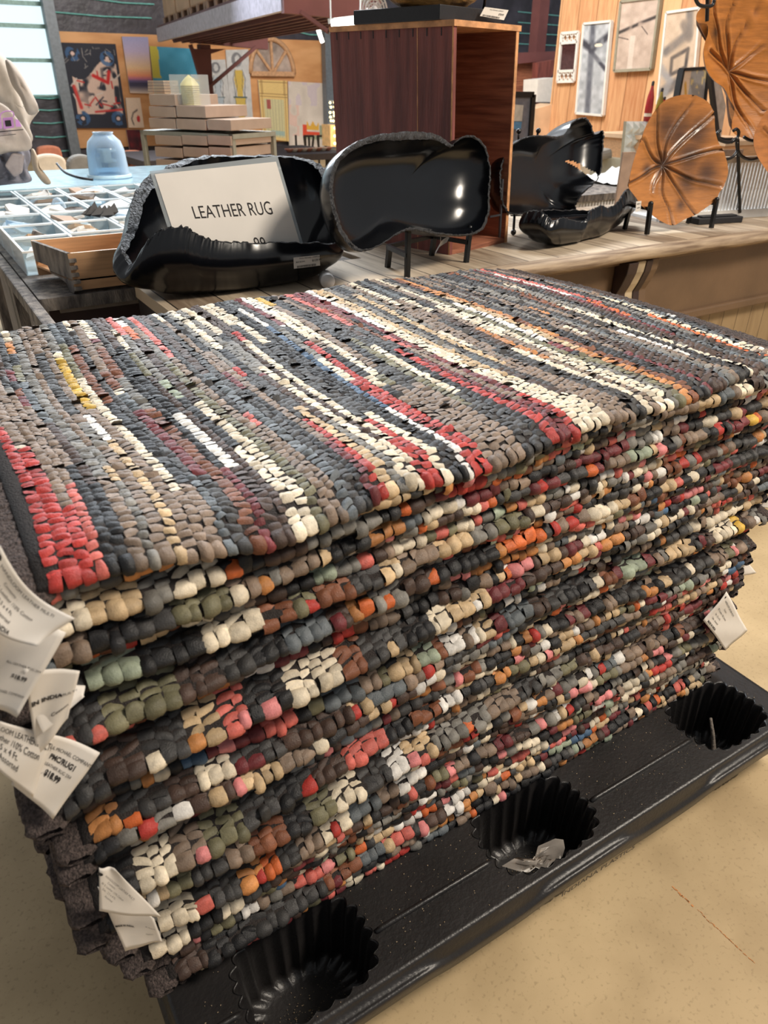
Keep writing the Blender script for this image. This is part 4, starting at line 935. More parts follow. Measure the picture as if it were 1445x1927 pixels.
# dovetailed drawer used as a tray
tr = empty('dovetailed_drawer', (.45, 1.45, TZ), 'pale dovetailed wooden drawer tray on the left table beside the sign bowl', 'drawer')
pA = ony(150, 545, 1.33); pB = ony(120, 478, 1.33); z1 = pB[2]; z0 = TZ+.002; x0_ = .300; sk = (onz(50, 453, z1)-onz(120, 478, z1)); sk = sk/np.linalg.norm(sk)*.22
F0 = np.array([x0_, 1.33, 0]); S_ = np.array([sk[0], sk[1], 0]); D_ = np.array([.52, 0.0, 0])
def wall(p, q, zt, zb, th, nm, m, prof=None):
    p, q = np.array(p), np.array(q); d = (q-p)/np.linalg.norm(q-p); n_ = np.array([-d[1], d[0], 0])*th
    pts = prof or [(0, zb), (1, zb), (1, zt), (0, zt)]
    P = [np.array([p[0]+(q-p)[0]*t, p[1]+(q-p)[1]*t, z]) for t, z in pts]; MB().prism(P, n_).build(nm, m, tr)
wall(F0, F0+D_, z1, z0+.008, .009, 'front_board', M['pine'])
wall(F0+S_, F0+S_+D_, z1, z0+.008, .009, 'back_board', M['pine'])
wall(F0+S_, F0, z1+.001, z0, .009, 'shaped_end', M['graywood'], [(0, z0+.045), (.35, z0+.045), (.40, z0+.028), (.62, z0+.026), (.80, z0+.018), (.86, z0), (.95, z0-.001), (1, z0+.008), (1, z1), (0, z1)])
MB().prism([F0+np.array([0, 0, z0+.03]), F0+D_+np.array([0, 0, z0+.03]), F0+D_+S_+np.array([0, 0, z0+.03]), F0+S_+np.array([0, 0, z0+.03])], (0, 0, .004)).build('bottom_board', M['pine'], tr)
b_ = MB()
for k in range(5): b_.box((x0_-.0006, 1.3205, z1-.020-k*.0165), (x0_+.016, 1.3302, z1-.012-k*.0165))
b_.build('finger_joint', M['graywood'], tr)
b_ = MB()
for k, (px, py, s_) in enumerate([(140, 463, .04), (158, 462, .032), (150, 470, .028)]):
    c = onz(px, py, z0+.06); b_.obox(c, (.8, .3, .5), (-.3, .9, .1), (-.4, -.1, .9), (-s_/2, -s_/4, -s_/3), (s_/2, s_/4, s_*.45))
b_.build('grey_trinket', mat('grey_trinket', (118, 114, 112), var=.3), None, label='heap of small grey trinkets lying in the dovetailed drawer', cat='trinkets', kind='stuff')
# bins
words = ['nearest', 'second', 'third', 'fourth', 'fifth', 'sixth', 'seventh', 'eighth', 'farthest']; cols_ = ['leftmost', 'second from the left', 'middle', 'second from the right', 'rightmost']
bw, bd, bh = .168, .225, .062
binm = mat('frosted_white_rim', (238, 244, 246), rough=.25, var=.02)
contents = ['card_pale', 'paper', 'white', 'bluefilm', 'graywood', 'acrylic', 'black', 'paper']
proto = None
for r in range(9):
    for c in range(5):
        x = .232+c*bw; y = 1.60+r*bd if c < 2 else 1.62+r*bd
        if r == 0 and c > 0: continue
        if y+bd > 3.02: continue
        lab = 'clear white-rimmed bin on the left table, %s row, %s' % (words[r], cols_[c])
        if proto is None:
            e = empty('acrylic_bin', (x, y, TZ+.001), lab, 'bin', 'clear bins on the left table'); X, Y, Zb = x, y, TZ+.001
            w2, d2 = bw-.006, bd-.006; t = .003
            b_ = MB().box((X, Y, Zb), (X+w2, Y+d2, Zb+.003))
            b_.box((X, Y, Zb+.003), (X+w2, Y+t, Zb+bh-.005)).box((X, Y+d2-t, Zb+.003), (X+w2, Y+d2, Zb+bh-.005)).box((X, Y+t, Zb+.003), (X+t, Y+d2-t, Zb+bh-.005)).box((X+w2-t, Y+t, Zb+.003), (X+w2, Y+d2-t, Zb+bh-.005))
            b_.build('bin_wall', M['acrylic'], e)
            MB().box((X, Y, Zb+bh-.005), (X+w2, Y+.007, Zb+bh)).box((X, Y+d2-.007, Zb+bh-.005), (X+w2, Y+d2, Zb+bh)).box((X, Y+.007, Zb+bh-.005), (X+.007, Y+d2-.007, Zb+bh)).box((X+w2-.007, Y+.007, Zb+bh-.005), (X+w2, Y+d2-.007, Zb+bh)).build('bin_rim', binm, e)
            proto = e; kids = list(e.children)
        else:
            e = proto.copy(); COL.objects.link(e); e.location = (x, y, TZ+.001); e['label'] = lab
            for ch in kids: q_ = ch.copy(); COL.objects.link(q_); q_.parent = e; q_.matrix_parent_inverse = ch.matrix_parent_inverse.copy()
for k in range(110):   # things lying in the bins
    r, c = R_.randrange(0, 6), R_.randrange(0, 5)
    if r == 0 and c > 0: continue
    x = .232+c*bw+R_.uniform(.03, .11); y = 1.61+r*bd+R_.uniform(.04, .16); s_ = R_.uniform(.026, .05)
    if y > 2.95: continue
    b_ = MB(); an = R_.uniform(0, 6.28); ti = R_.uniform(-.5, .5); U1 = np.array([math.cos(an), math.sin(an), ti*.5]); V1 = np.array([-math.sin(an), math.cos(an), R_.uniform(-.4, .6)])
    W1 = np.cross(U1, V1); ct = np.array([x, y, TZ+.018+s_*.6]); P_ = [ct+U1*s_*p+V1*s_*.8*q+W1*s_*.10*math.sin(p*5+q*3+an) for p, q in ((-1, -.8), (-.1, -1.05), (1, -.6), (.8, .7), (0, .9), (-.9, .8))]
    b_.prism(P_, W1*s_*.22)
    m_n = R_.choice(['paper', 'white', 'card_pale', 'bluefilm', 'white', 'paper', 'graywood', 'card'])
    nmz = {'paper': 'folded paper packet', 'white': 'white trinket', 'card_pale': 'tan paper packet', 'bluefilm': 'pale blue glass trinket', 'graywood': 'grey trinket', 'card': 'brown packet'}[m_n]
    b_.build('trinket', M[m_n], None, label='%s lying in the %s bin row, %s column' % (nmz, words[r], cols_[c]), cat='trinket', group='trinkets in the clear bins')
# black shards near the rear bins
b_ = MB()
for k in range(6):
    c = onz(170+k*9, 402+R_.uniform(-3, 4), TZ+.07); d = .03
    b_.add([c+np.array([-d, 0, 0]), c+np.array([d*.6, .01, .0]), c+np.array([0.01, .02, d*R_.uniform(.6, 1.3)]), c+np.array([.0, .012, -.01])], [(0, 1, 2), (0, 3, 1), (1, 3, 2), (2, 3, 0)])
b_.build('black_packet', M['black'], None, label='crumpled black packet sticking up out of a rear clear bin', cat='packet')
# small pale glass jar in the bins
c = onz(116, 417, TZ+.01); MB().lathe(c, [(.001, 0), (.026, 0), (.028, .03), (.024, .06), (.012, .078), (.001, .082)], 20).build('glass_dome', M['bluefilm'], None, True, label='small pale glass dome standing among the clear bins', cat='dome')
# cloche: large blue-ish bubble glass
c = onz(207, 333, .80)
ck = empty('glass_cloche', tuple(c), 'large pale blue bubble glass cloche vase behind the clear bins', 'vase')
s_ = .36/3.4*(np.linalg.norm(c-EYE))/3.2
hC = ony(205, 248, c[1])[2]-c[2]; wC = abs(ony(245, 333, c[1])[0]-ony(168, 333, c[1])[0])/2
MB().lathe(c, [(wC*1.0, 0), (wC*.97, hC*.06), (wC*.93, hC*.35), (wC*.90, hC*.6), (wC*.78, hC*.80), (wC*.52, hC*.92), (wC*.46, hC*.96), (wC*.50, hC), (wC*.47, hC), (wC*.43, hC*.95), (wC*.49, hC*.90), (wC*.74, hC*.79), (wC*.86, hC*.6), (wC*.90, hC*.05)], 40).build('glass_body', M['bluefilm'], ck, True)
MB().lathe(c, [(wC*1.08, 0), (wC*1.08, .012), (wC*.98, .014)], 40).build('foot_rim', mat('pale_blue_rim', (196, 222, 235), rough=.2), ck, True)
# glass topped black side table under it
gt = empty('side_table', (c[0], c[1], 0), 'black framed table with pale glass top under the blue glass cloche', 'table')
MB().box((c[0]-.62, c[1]-.28, .775), (c[0]+.55, c[1]+.5, .797)).build('glass_top', mat('pale_blue_glass_top', (176, 208, 220), rough=.15), gt)
MB().box((c[0]-.64, c[1]-.30, .73), (c[0]+.75, c[1]-.27, .776)).box((c[0]-.64, c[1]+.5, .73), (c[0]+.75, c[1]+.53, .776)).build('black_frame', M['black'], gt)
for x, y in ((-.6, -.28), (.7, -.28), (-.6, .5), (.7, .5)): MB().box((c[0]+x, c[1]+y, 0), (c[0]+x+.03, c[1]+y+.03, .74)).build('leg', M['black'], gt)
MB().tube(catmull_open([onz(107, 308, .86), onz(122, 324, .84), onz(148, 334, .83), onz(175, 338, .82)], 6), [.006]*19, 6).build('curved_antler', M['black'], None, True, label='thin curved black horn rising behind the clear bins', cat='horn')
# ------------------------------------------------------------ hanging shirts
def cloth(name, poly, Y, m, label, cat='shirt', depth=.022, folds=10, group='shirts piled at the left edge', th=.02, amp=.022):
    P = [ony(x, y, Y) for x, y in poly]; P = catmull(P, 4); c = sum(P)/len(P); n = len(P); K = 9; V = []
    for k in range(K+1):
        t = k/K
        for i, p in enumerate(P):
            q = c+(p-c)*t; h = depth*math.sqrt(max(1-t*t, 0))+amp*math.sin(q[0]*folds*9+q[2]*14)*t*(1-t)*3
            V.append(q-np.array([0, h, 0]))
    n1 = len(V)
    for i, p in enumerate(P): V.append(p+np.array([0, th, 0]))
    V.append(c+np.array([0, th+depth*.5, 0]))
    F = [(k*n+i, k*n+(i+1) % n, (k+1)*n+(i+1) % n, (k+1)*n+i) for k in range(K) for i in range(n)]+[(K*n+i, K*n+(i+1) % n, n1+(i+1) % n, n1+i) for i in range(n)]+[(n1+i, n1+(i+1) % n, n1+n) for i in range(n)]
    return MB().add(V, F).build(name, m, None, True, label=label, cat=cat, group=group)
oat = mat('oatmeal_jersey', (196, 184, 172), rough=.95, var=.06, scale=30, bump=.3, bscale=25)
oat2 = mat('pale_oat_jersey', (214, 202, 188), rough=.95, var=.06, scale=30, bump=.3, bscale=25)
gryc = mat('grey_fabric_pieces', (142, 140, 148), rough=.95, var=.2, scale=10, bump=.3)
YS = 2.9
cloth('shirt', [(-40, 80), (-5, 96), (18, 118), (42, 165), (60, 215), (74, 208), (56, 235), (62, 262), (46, 285), (20, 268), (-10, 200), (-40, 180)], YS+.15, oat2, 'pale oatmeal shirt with open collar, uppermost at the left edge', folds=8)
cloth('shirt', [(12, 112), (28, 122), (52, 160), (73, 205), (55, 216), (40, 184), (24, 160), (14, 130)], YS, oat, 'oatmeal shirt sleeve draped to the right at the left edge', folds=5, depth=.03)
sh = cloth('shirt', [(-40, 190), (6, 196), (36, 228), (58, 262), (56, 282), (20, 286), (-40, 290)], YS-.15, oat, 'folded oatmeal shirt printed with a purple motif at the left edge', folds=4)
for (q4, m_) in (([(5, 222), (24, 220), (27, 240), (7, 243)], mat('purple_print', (196, 140, 206))), ([(29, 224), (35, 226), (41, 238), (30, 239)], M.setdefault('pp', mat('pale_purple_print', (206, 150, 214)))), ([(-14, 226), (2, 222), (4, 242), (-12, 246)], M['pp']), ([(-20, 249), (44, 243), (44, 244.5), (-20, 251)], M['ink']), ([(-14, 257), (30, 252), (30, 253), (-14, 258)], M['ink'])):
    Yp = YS-.215; MB().prism([ony(x, y, Yp) for x, y in q4], (0, .002, 0)).build('purple_print', m_, sh)
MB().prism([ony(x, y, YS-.217) for x, y in ((9, 227), (20, 226), (22, 237), (11, 238))], (0, .001, 0)).build('print_block', M['ink'], sh)
MB().tube(catmull_open([ony(x, y, YS-.216) for x, y in ((0, 222), (2, 214), (12, 209), (24, 211), (26, 220))], 5), .0022, 6).build('print_arch', M['pp'], sh)
cloth('fabric_bag', [(-40, 284), (10, 282), (50, 278), (58, 300), (52, 318), (60, 340), (30, 346), (-40, 346)], YS-.05, gryc, 'heap of grey fabric pieces beneath the printed shirt', 'fabric', folds=16, group='fabric piles at the left edge', amp=.03)
MB().prism([ony(x, y, YS-.16) for x, y in ((22, 288), (44, 292), (40, 326), (26, 334), (8, 312))], (.01, .03, 0)).build('folded_cloth', mat('taupe_cloth', (164, 154, 152), bump=.2), None, bevel=.006, label='folded taupe cloth square on the grey fabric pile', cat='fabric', group='fabric piles at the left edge')
cloth('fabric_bag', [(60, 284), (66, 284), (72, 312), (96, 342), (84, 346), (64, 318)], YS, mat('tan_strap', (206, 186, 160), bump=.1), 'tan canvas strap slanting down beside the grey fabric pile', 'strap', depth=.01, folds=3, group='fabric piles at the left edge')

# ------------------------------------------------------------ shelf of cardboard boxes
sA = onz(265, 245, .95); sB = onz(438, 253, .95); u_ = (sB-sA)/np.linalg.norm(sB-sA); v_ = np.array([-u_[1], u_[0], 0]); up_ = np.array([0, 0, 1.]); SL = np.linalg.norm(sB-sA)
rk = empty('storage_rack', (sA[0], sA[1], 0), 'grey-green metal rack loaded with flat cardboard boxes', 'rack')
MB().obox(sA, u_, v_, up_, (-.01, 0, -.025), (SL, .40, 0)).build('top_shelf', M['metal_gray'], rk)
MB().obox(sA, u_, v_, up_, (-.01, 0, -.40), (SL, .40, -.375)).build('lower_shelf', M['metal_gray'], rk)
for s, t in ((-.01, 0), (SL-.03, 0), (-.01, .38), (SL-.03, .38)): MB().obox(sA, u_, v_, up_, (s, t, -.95), (s+.025, t+.025, 0)).build('post', M['metal_gray'], rk)
def uvw(px, py):   # point on the rack's front plane
    p = onpl(px, py, sA, v_); return (p-sA)@u_, p[2]-.95
cartons = [(284, 332, 176, 199, 'topmost of the left column above the shelf'), (284, 332, 199, 221, 'middle of the left column above the shelf'), (284, 332, 221, 243, 'lowest of the left column above the shelf'), (335, 389, 197, 222, 'upper one of the middle column above the shelf'), (335, 389, 222, 245, 'lower one of the middle column above the shelf'), (393, 437, 223, 246, 'single one at the right above the shelf'),
           (295, 343, 253, 274, 'top left under the shelf'), (345, 391, 253, 274, 'top middle under the shelf'), (394, 437, 253, 274, 'top right under the shelf'), (295, 345, 275, 297, 'second row left under the shelf'), (348, 394, 275, 297, 'second row middle under the shelf'), (396, 437, 275, 297, 'second row right under the shelf'), (297, 346, 298, 318, 'bottom row left under the shelf'), (349, 395, 298, 318, 'bottom row middle under the shelf'), (397, 437, 298, 318, 'bottom row right under the shelf')]
for a, b, c_, d_, lb in cartons:
    u0, z1_ = uvw(a, c_); u1, z0_ = uvw(b, d_); u0, _ = uvw(a, (c_+d_)/2); u1, _ = uvw(b, (c_+d_)/2)
    e = empty('cardboard_box', tuple(sA+u_*u0+up_*z0_), 'flat brown cardboard box on the rack, '+lb.replace('upper one of the', 'upper in').replace('lower one of the', 'lower in'), 'box', 'cardboard boxes on the rack')
    MB().obox(sA, u_, v_, up_, (u0, -.012, z0_), (u1, .36, z1_-.003)).build('carton', M['card'], e, bevel=.002); cart = e.children[0]
    hh = (z1_-z0_); MB().obox(sA, u_, v_, up_, (u0-.012, .0, z0_+hh*.12), (u0, .05, z0_+hh*.8)).obox(sA, u_, v_, up_, (u0-.018, .09, z0_+hh*.1), (u0, .15, z0_+hh*.7)).obox(sA, u_, v_, up_, (u0-.012, .2, z0_+hh*.2), (u0, .32, z0_+hh*.85)).build('end_flap', M['white'], cart)
p0, p1 = uvw(274, 176), uvw(302, 151)
e = empty('plate_stack', tuple(sA+u_*p0[0]+up_*p0[1]), 'stack of thin brown cards on the topmost carton', 'cards')
for k in range(9): MB().obox(sA, u_, v_, up_, (p0[0]+.002*k*.6, .02, p0[1]+(p1[1]-p0[1])*k/9), (p1[0]+.003*R_.random(), .14, p0[1]+(p1[1]-p0[1])*(k+.75)/9)).build('card', M['card' if k % 2 else 'card_pale'], e)
p0, p1 = uvw(322, 197), uvw(357, 140)
e = empty('wrapped_cones', tuple(sA+u_*p0[0]+up_*p0[1]), 'clear-wrapped stack of pale yellow cones on the middle carton column', 'cones')
for k in range(10): cc_ = sA+u_*((p0[0]+p1[0])/2)+v_*.08+up_*(p0[1]+(p1[1]-p0[1])*.07*k); MB().lathe(cc_, [(.055, 0), (.05, .012), (.028, .035), (.002, .055)], 16).build('cone', mat('pale_yellow_cone_%d' % k, (226, 206, 140)), e, True)
MB().obox(sA, u_, v_, up_, (p0[0], .01, p0[1]), (p1[0], .15, p1[1])).build('clear_wrap', glass_mat('thin_clear_wrap', (240, 242, 240), .05), e)
q = [uvw(*p) for p in ((375, 312), (470, 303), (470, 318), (375, 322))]
MB().prism([sA+u_*a+up_*b-v_*.25 for a, b in q], v_*.12).build('red_tray', M['red'], None, label='flat red plastic tray behind the top of the sign', cat='tray')

# ------------------------------------------------------------ mezzanine
MZ = 1.72
C1, C2, C3 = onz(300, 79, MZ), onz(537, 20, MZ), onz(700, 36, MZ); mu = (C1-C2)/np.linalg.norm(C1-C2); mv = (C3-C2)/np.linalg.norm(C3-C2); ML = np.linalg.norm(C1-C2); MW = np.linalg.norm(C3-C2)
mz = empty('steel_mezzanine', (C2[0], C2[1], 0), 'brown painted steel mezzanine platform with a pale edge beam', 'platform')
MB().obox(C2, mu, mv, up_, (0, -.03, .0), (ML, .03, .17)).build('edge_beam', mat('pale_lilac_beam', (196, 190, 204), rough=.5), mz)
MB().obox(C2, mu, mv, up_, (0, .0, .16), (ML, MW, .2)).build('deck', M['steel_brown'], mz)
for k in range(7): MB().obox(C2, mu, mv, up_, (0, .25+k*MW/7, .0), (ML, .29+k*MW/7, .16)).build('joist', M['steel_brown'], mz)
MB().obox(C2, mu, mv, up_, (-.04, -.03, -.02), (0.04, MW, .18)).build('end_beam', M['steel_brown'], mz)
e1, e2 = onz(328, 84, MZ-.15), onz(500, 98, MZ-.15)
bm1, bm2 = ony(326, 64, 12.2), ony(501, 82, 12.2)
MB().bar(bm1, bm2, .14, .17).build('cross_beam', M['steel_brown'], mz)
pt, pbm = ony(383, 84, 12.2), ony(398, 300, 12.2); MB().bar(pbm, pt, .16, .16, up=(0, 1, 0)).build('post', M['steel_brown'], mz)
MB().prism([ony(x, y, 12.1) for x, y in ((362, 92), (425, 92), (395, 102), (392, 118), (385, 122), (384, 168))], (0, .12, 0)).build('corbel', M['steel_brown'], mz)
MB().bar(ony(386, 170, 12.0), ony(482, 88, 12.0), .045).build('brace', M['steel_brown'], mz); MB().bar(ony(358, 84, 12.1), ony(386, 165, 12.1), .05).build('brace', M['steel_brown'], mz)
MB().bar(ony(565, 22, C2[1]), ony(618, 60, C2[1]), .03).build('brace', M['steel_brown'], mz); MB().bar(ony(616, 58, C2[1]), ony(660, 84, C2[1]), .03).build('brace', M['steel'], mz)
for k, (a, b) in enumerate(((286, 322), (324, 357), (358, 392), (394, 428), (430, 470))):
    t0, t1 = (a-286)/250, (b-286)/250
    P0 = C1+(C2-C1)*(1-((1-t0)**1.6)) if False else None
for k in range(6):
    s0 = ML*(.985-k*.155); s1 = s0-ML*.145
    if s1 < 0: break
    e = empty('wrapped_carton', tuple(C2+mu*s1+mv*.2+up_*.2), 'pale wrapped carton on the mezzanine, %s' % ['farthest left', 'second from the left', 'third from the left', 'fourth from the left', 'fifth from the left', 'nearest the corner'][k], 'carton', 'cartons on the mezzanine')
    MB().obox(C2, mu, mv, up_, (s1, .12, .30), (s0, 1.1, 1.0)).build('carton', M['card_pale'], e, bevel=.02)
    b_ = MB(); 
    for t in (0, .45, .92): b_.obox(C2, mu, mv, up_, (s1+(s0-s1)*t, .1, .2), (s1+(s0-s1)*(t+.1), 1.1, .30))
    b_.build('pallet_foot', M['card'], e)
# fan, fluorescent tubes
fn = ony(703, 20, 5.2); fe = empty('drum_fan', tuple(fn), 'pale round cage fan high behind the tall crate', 'fan')
fr_ = abs(ony(703, 55, 5.2)[2]-fn[2]); wm_ = mat('pale_fan_grey', (190, 182, 178), rough=.5)
for rr in (1.0, .8, .6, .4): MB().tube([fn+np.array([fr_*rr*math.cos(a*math.pi/16), 0, fr_*rr*math.sin(a*math.pi/16)]) for a in range(33)], .006, 6).build('cage_ring', wm_, fe, True)
for k in range(12): MB().tube([fn, fn+np.array([fr_*math.cos(k*math.pi/6), 0, fr_*math.sin(k*math.pi/6)])], .004, 5).build('cage_spoke', wm_, fe)
for k in range(4):
    a = k*math.pi/2+.4; b_ = MB(); b_.prism([fn+np.array([fr_*r*math.cos(a+d), .05+.03*d, fr_*r*math.sin(a+d)]) for r, d in ((.2, 0), (.9, -.25), (.92, .3), (.5, .45))], (0, .01, 0)); b_.build('blade', mat('grey_blade_%d' % k, (168, 160, 158)), fe)
MB().tube([fn+np.array([0, -.03, 0]), fn+np.array([0, .1, 0])], fr_*.2, 20).build('hub', wm_, fe, True)
def lampbar(p, q, Y, lab, th=.05):
    a, b = ony(*p, Y), ony(*q, Y); e = empty('strip_lamp', tuple(a), lab, 'lamp', 'strip lamps')
    MB().bar(a, b, th, th).build('lit_tube', M['tube_lamp'], e); MB().bar(a+np.array([0, .04, .03]), b+np.array([0, .04, .03]), th*1.2, .03).build('housing', M['white_metal'], e)
    for p in (a, b): MB().bar(p+np.array([0, .04, .04]), p+np.array([0, .04, 2.2]), .008).build('hanging_rod', M['white_metal'], e)
lampbar((628, 49), (684, 42), 4.6, 'lit fluorescent strip lamp left of the fan above the crate', .07)
lampbar((598, 54), (607, 80), 13.0, 'small lit strip lamp at the right end of the plywood panel', .05)
lampbar((788, 24), (820, 26), 4.6, 'lit strip lamp peeking beside the chiselled tan bowl', .05)

# ------------------------------------------------------------ art on the back wall
def canvas(label, quad, plane, fn, nx=60, ny=80, frame=None, cat='painting', name='painting', group='paintings on the walls', fw=.02, push=0.0):
    q = [plane(x, y) for x, y in quad]; nrm = np.cross(q[1]-q[0], q[3]-q[0]); nrm /= np.linalg.norm(nrm); nrm = nrm if nrm.dot(EYE-q[0]) > 0 else -nrm
    q = [p+nrm*push for p in q]; bi = quadf(q)
    root = empty(name, tuple(sum(q)/4), label, cat, group)
    u = np.linspace(0, 1, nx); v = np.linspace(0, 1, ny); U, Vv = np.meshgrid(u, v, indexing='ij'); Uf, Vf = U.ravel(), Vv.ravel()
    P = np.array([bi(a, b) for a, b in zip(Uf, Vf)])+nrm*.03; c = np.clip(fn(Uf, Vf), 0, 255); c = srgbA(c)
    ix = (np.arange(nx-1)[:, None]*ny+np.arange(ny-1)[None]).ravel(); Q = np.stack([ix, ix+ny, ix+ny+1, ix+1], 1)
    mesh_np('painted_face', P, Q, M['art'], root, True, c)
    MB().prism([bi(0, 0), bi(1, 0), bi(1, 1), bi(0, 1)], nrm*.028).build('stretcher', M['white'], root)
    if frame:
        b_ = MB()
        for a, b in (((0, 0), (1, 0)), ((1, 0), (1, 1)), ((1, 1), (0, 1)), ((0, 1), (0, 0))): b_.bar(bi(*a)+nrm*.02, bi(*b)+nrm*.02, fw, .05, up=nrm if abs(nrm[2]) < .9 else (0, 0, 1))
        b_.build('frame', frame, root)
    return root
def vn(u, v, s, seed):   # value noise
    g = np.random.default_rng(seed).random((40, 40)); x = (u*s) % 38; y = (v*s) % 38; i = x.astype(int); j = y.astype(int); a = x-i; b = y-j; a = a*a*(3-2*a); b = b*b*(3-2*b)
    return g[i, j]*(1-a)*(1-b)+g[i+1, j]*a*(1-b)+g[i, j+1]*(1-a)*b+g[i+1, j+1]*a*b
def mixc(c, col, m): return c*(1-m[:, None])+np.array(col, float)*m[:, None]
def line(u, v, pts, w_, asp=1.5):
    d = np.full(len(u), 9.)
    for (a, b), (c, e) in zip(pts[:-1], pts[1:]):
        p = np.stack([u, v*asp], 1); A = np.array([a, b*asp]); B = np.array([c, e*asp]); ab = B-A; t = np.clip(((p-A)@ab)/(ab@ab+1e-9), 0, 1); d = np.minimum(d, np.linalg.norm(p-(A+t[:, None]*ab), axis=1))
    return np.clip(1.5-d/w_, 0, 1)
back = lambda x, y: ony(x, y, WY-.07)
g_ = np.random.default_rng(3)
def art_abstract(u, v):
    c = np.tile([48., 50, 62], (len(u), 1)); n1 = vn(u, v*1.5, 9, 1); n2 = vn(u, v*1.5, 17, 2)
    body = ((u > .12) & (u < .95) & (v > .30+.12*np.sin(u*6)) & (v < .83)).astype(float)*np.clip((n1-.18)*5, 0, 1); c = mixc(c, (226, 196, 180), body)
    for k in range(26):
        a, b = g_.uniform(.12, .95), g_.uniform(.3, .85); c = mixc(c, [(206, 52, 52), (226, 210, 200), (60, 56, 70)][k % 3], line(u, v, [(a, b), (a+g_.uniform(-.2, .2), b+g_.uniform(-.12, .12))], .012))
    for (a, b) in ((.18, .12), (.8, .17), (.2, .88), (.85, .88)):
        d = np.hypot(u-a, (v-b)*1.5); c = mixc(c, (70, 110, 160), ((d < .13) & (d > .06) & (n2 > .35)).astype(float)*.8); c = mixc(c, (230, 200, 190), (d < .035).astype(float))
    for k in range(20):
        a, b = g_.uniform(.05, .95), g_.uniform(.03, .3); c = mixc(c, (170, 164, 160), line(u, v, [(a, b), (a+g_.uniform(-.12, .12), b+g_.uniform(-.08, .08))], .006)*.8)
    c = mixc(c, (210, 44, 44), line(u, v, [(.5, .37), (.75, .45), (.8, .32)], .03)); c = mixc(c, (210, 60, 60), line(u, v, [(.45, .8), (.95, .77)], .018)); c = mixc(c, (214, 70, 66), line(u, v, [(.12, .5), (.2, .75)], .03))
    return c
canvas('large abstract painting in black, cream and red left of the sunset picture', [(113, 80), (216, 83), (239, 241), (137, 241)], back, art_abstract, 90, 120, push=.02)
def art_sunset(u, v):
    xs = [0, .25, .55, .68, .74, .78, .86, 1]; cs = np.array([(164, 164, 206), (196, 180, 210), (246, 206, 160), (248, 160, 120), (200, 120, 150), (100, 90, 130), (70, 66, 90), (236, 214, 196)], float)
    c = np.stack([np.interp(v, xs, cs[:, k]) for k in range(3)], 1); c = mixc(c, (70, 66, 92), ((v > .80) & (v < .86+.02*np.sin(u*9))).astype(float)); return c
canvas('tall sunset beach painting on the plywood wall', [(228, 69), (277, 70), (286, 176), (244, 175)], back, art_sunset, 20, 60, push=.02)
def art_blue(u, v):
    n = vn(u, v, 7, 5); c = np.tile([74., 160, 196], (len(u), 1))+(n[:, None]-.5)*24; c = mixc(c, (206, 194, 80), ((u < .13+.06*n) & (v < .55)).astype(float)); c = mixc(c, (110, 176, 150), np.clip((v-.62-.15*(n-.5))*8, 0, 1)); c = mixc(c, (206, 190, 90), ((np.abs(v-.55-.02*n) < .025) & (u > .75)).astype(float)); return c
canvas('turquoise abstract painting with yellow patches behind the boxes', [(280, 87), (368, 92), (385, 196), (292, 196)], back, art_blue, 50, 50, push=.015)
def art_line(u, v):
    c = np.tile([240., 214, 190], (len(u), 1)); c = mixc(c, (60, 50, 56), line(u, v, [(.35, .9), (.25, .7), (.4, .5), (.7, .4)], .03, 1.2)); return mixc(c, (206, 60, 60), (np.hypot(u-.7, v-.7) < .12).astype(float))
canvas('small cream line-drawing with a red mark under the sunset picture', [(235, 184), (262, 184), (270, 240), (241, 240)], back, art_line, 24, 30, push=.02)
canvas('dark red painting low on the wall left of the rack', [(236, 244), (262, 244), (272, 300), (246, 300)], back, lambda u, v: mixc(np.tile([140., 40, 48], (len(u), 1)), (60, 30, 40), vn(u, v, 6, 9)), 20, 30, push=.02)
def fig(dress, lower, seed):
    def f(u, v):
        c = np.tile([206., 206, 206], (len(u), 1))+(vn(u, v*2, 9, seed)[:, None]-.5)*22
        body = ((np.abs(u-.5) < .17+.05*np.cos(v*16)) & (v > .27) & (v < .62)).astype(float); c = mixc(c, dress, body*.85)
        low = ((np.abs(u-.5) < np.interp(v, [.62, .75, .98], [.23, .24, .12])) & (v >= .64) & (v < .99)).astype(float); c = mixc(c, lower, low*.8)
        c = mixc(c, (110, 110, 116), ((np.hypot((u-.45)/.24, (v-.13)/.095) < 1) & (np.hypot((u-.48)/.11, (v-.13)/.06) > 1)).astype(float)*.8)
        for s in (-1, 1): c = mixc(c, (90, 92, 98), line(u, v, [(.5+s*.16, .26), (.5+s*.27, .38), (.5+s*.2, .62)], .012, 2.4)); c = mixc(c, (90, 92, 98), line(u, v, [(.5+s*.18, .3), (.5+s*.11, .5), (.5+s*.24, .64), (.5+s*.1, .97)], .010, 2.4))
        return mixc(c, (70, 96, 100), ((np.abs(v-.63) < .008) & (np.abs(u-.5) < .3)).astype(float))
    return f
canvas('sketchy drawing of a figure in a pale blue gown, beside the brown post', [(386, 113), (422, 112), (434, 223), (392, 223)], back, fig((186, 196, 206), (180, 196, 208), 21), 36, 90, push=.02)
canvas('sketchy painting of a figure in a yellow outfit right of the blue gown drawing', [(423, 94), (465, 93), (475, 234), (433, 232)], back, fig((214, 178, 70), (216, 180, 66), 22), 40, 100, push=.02)
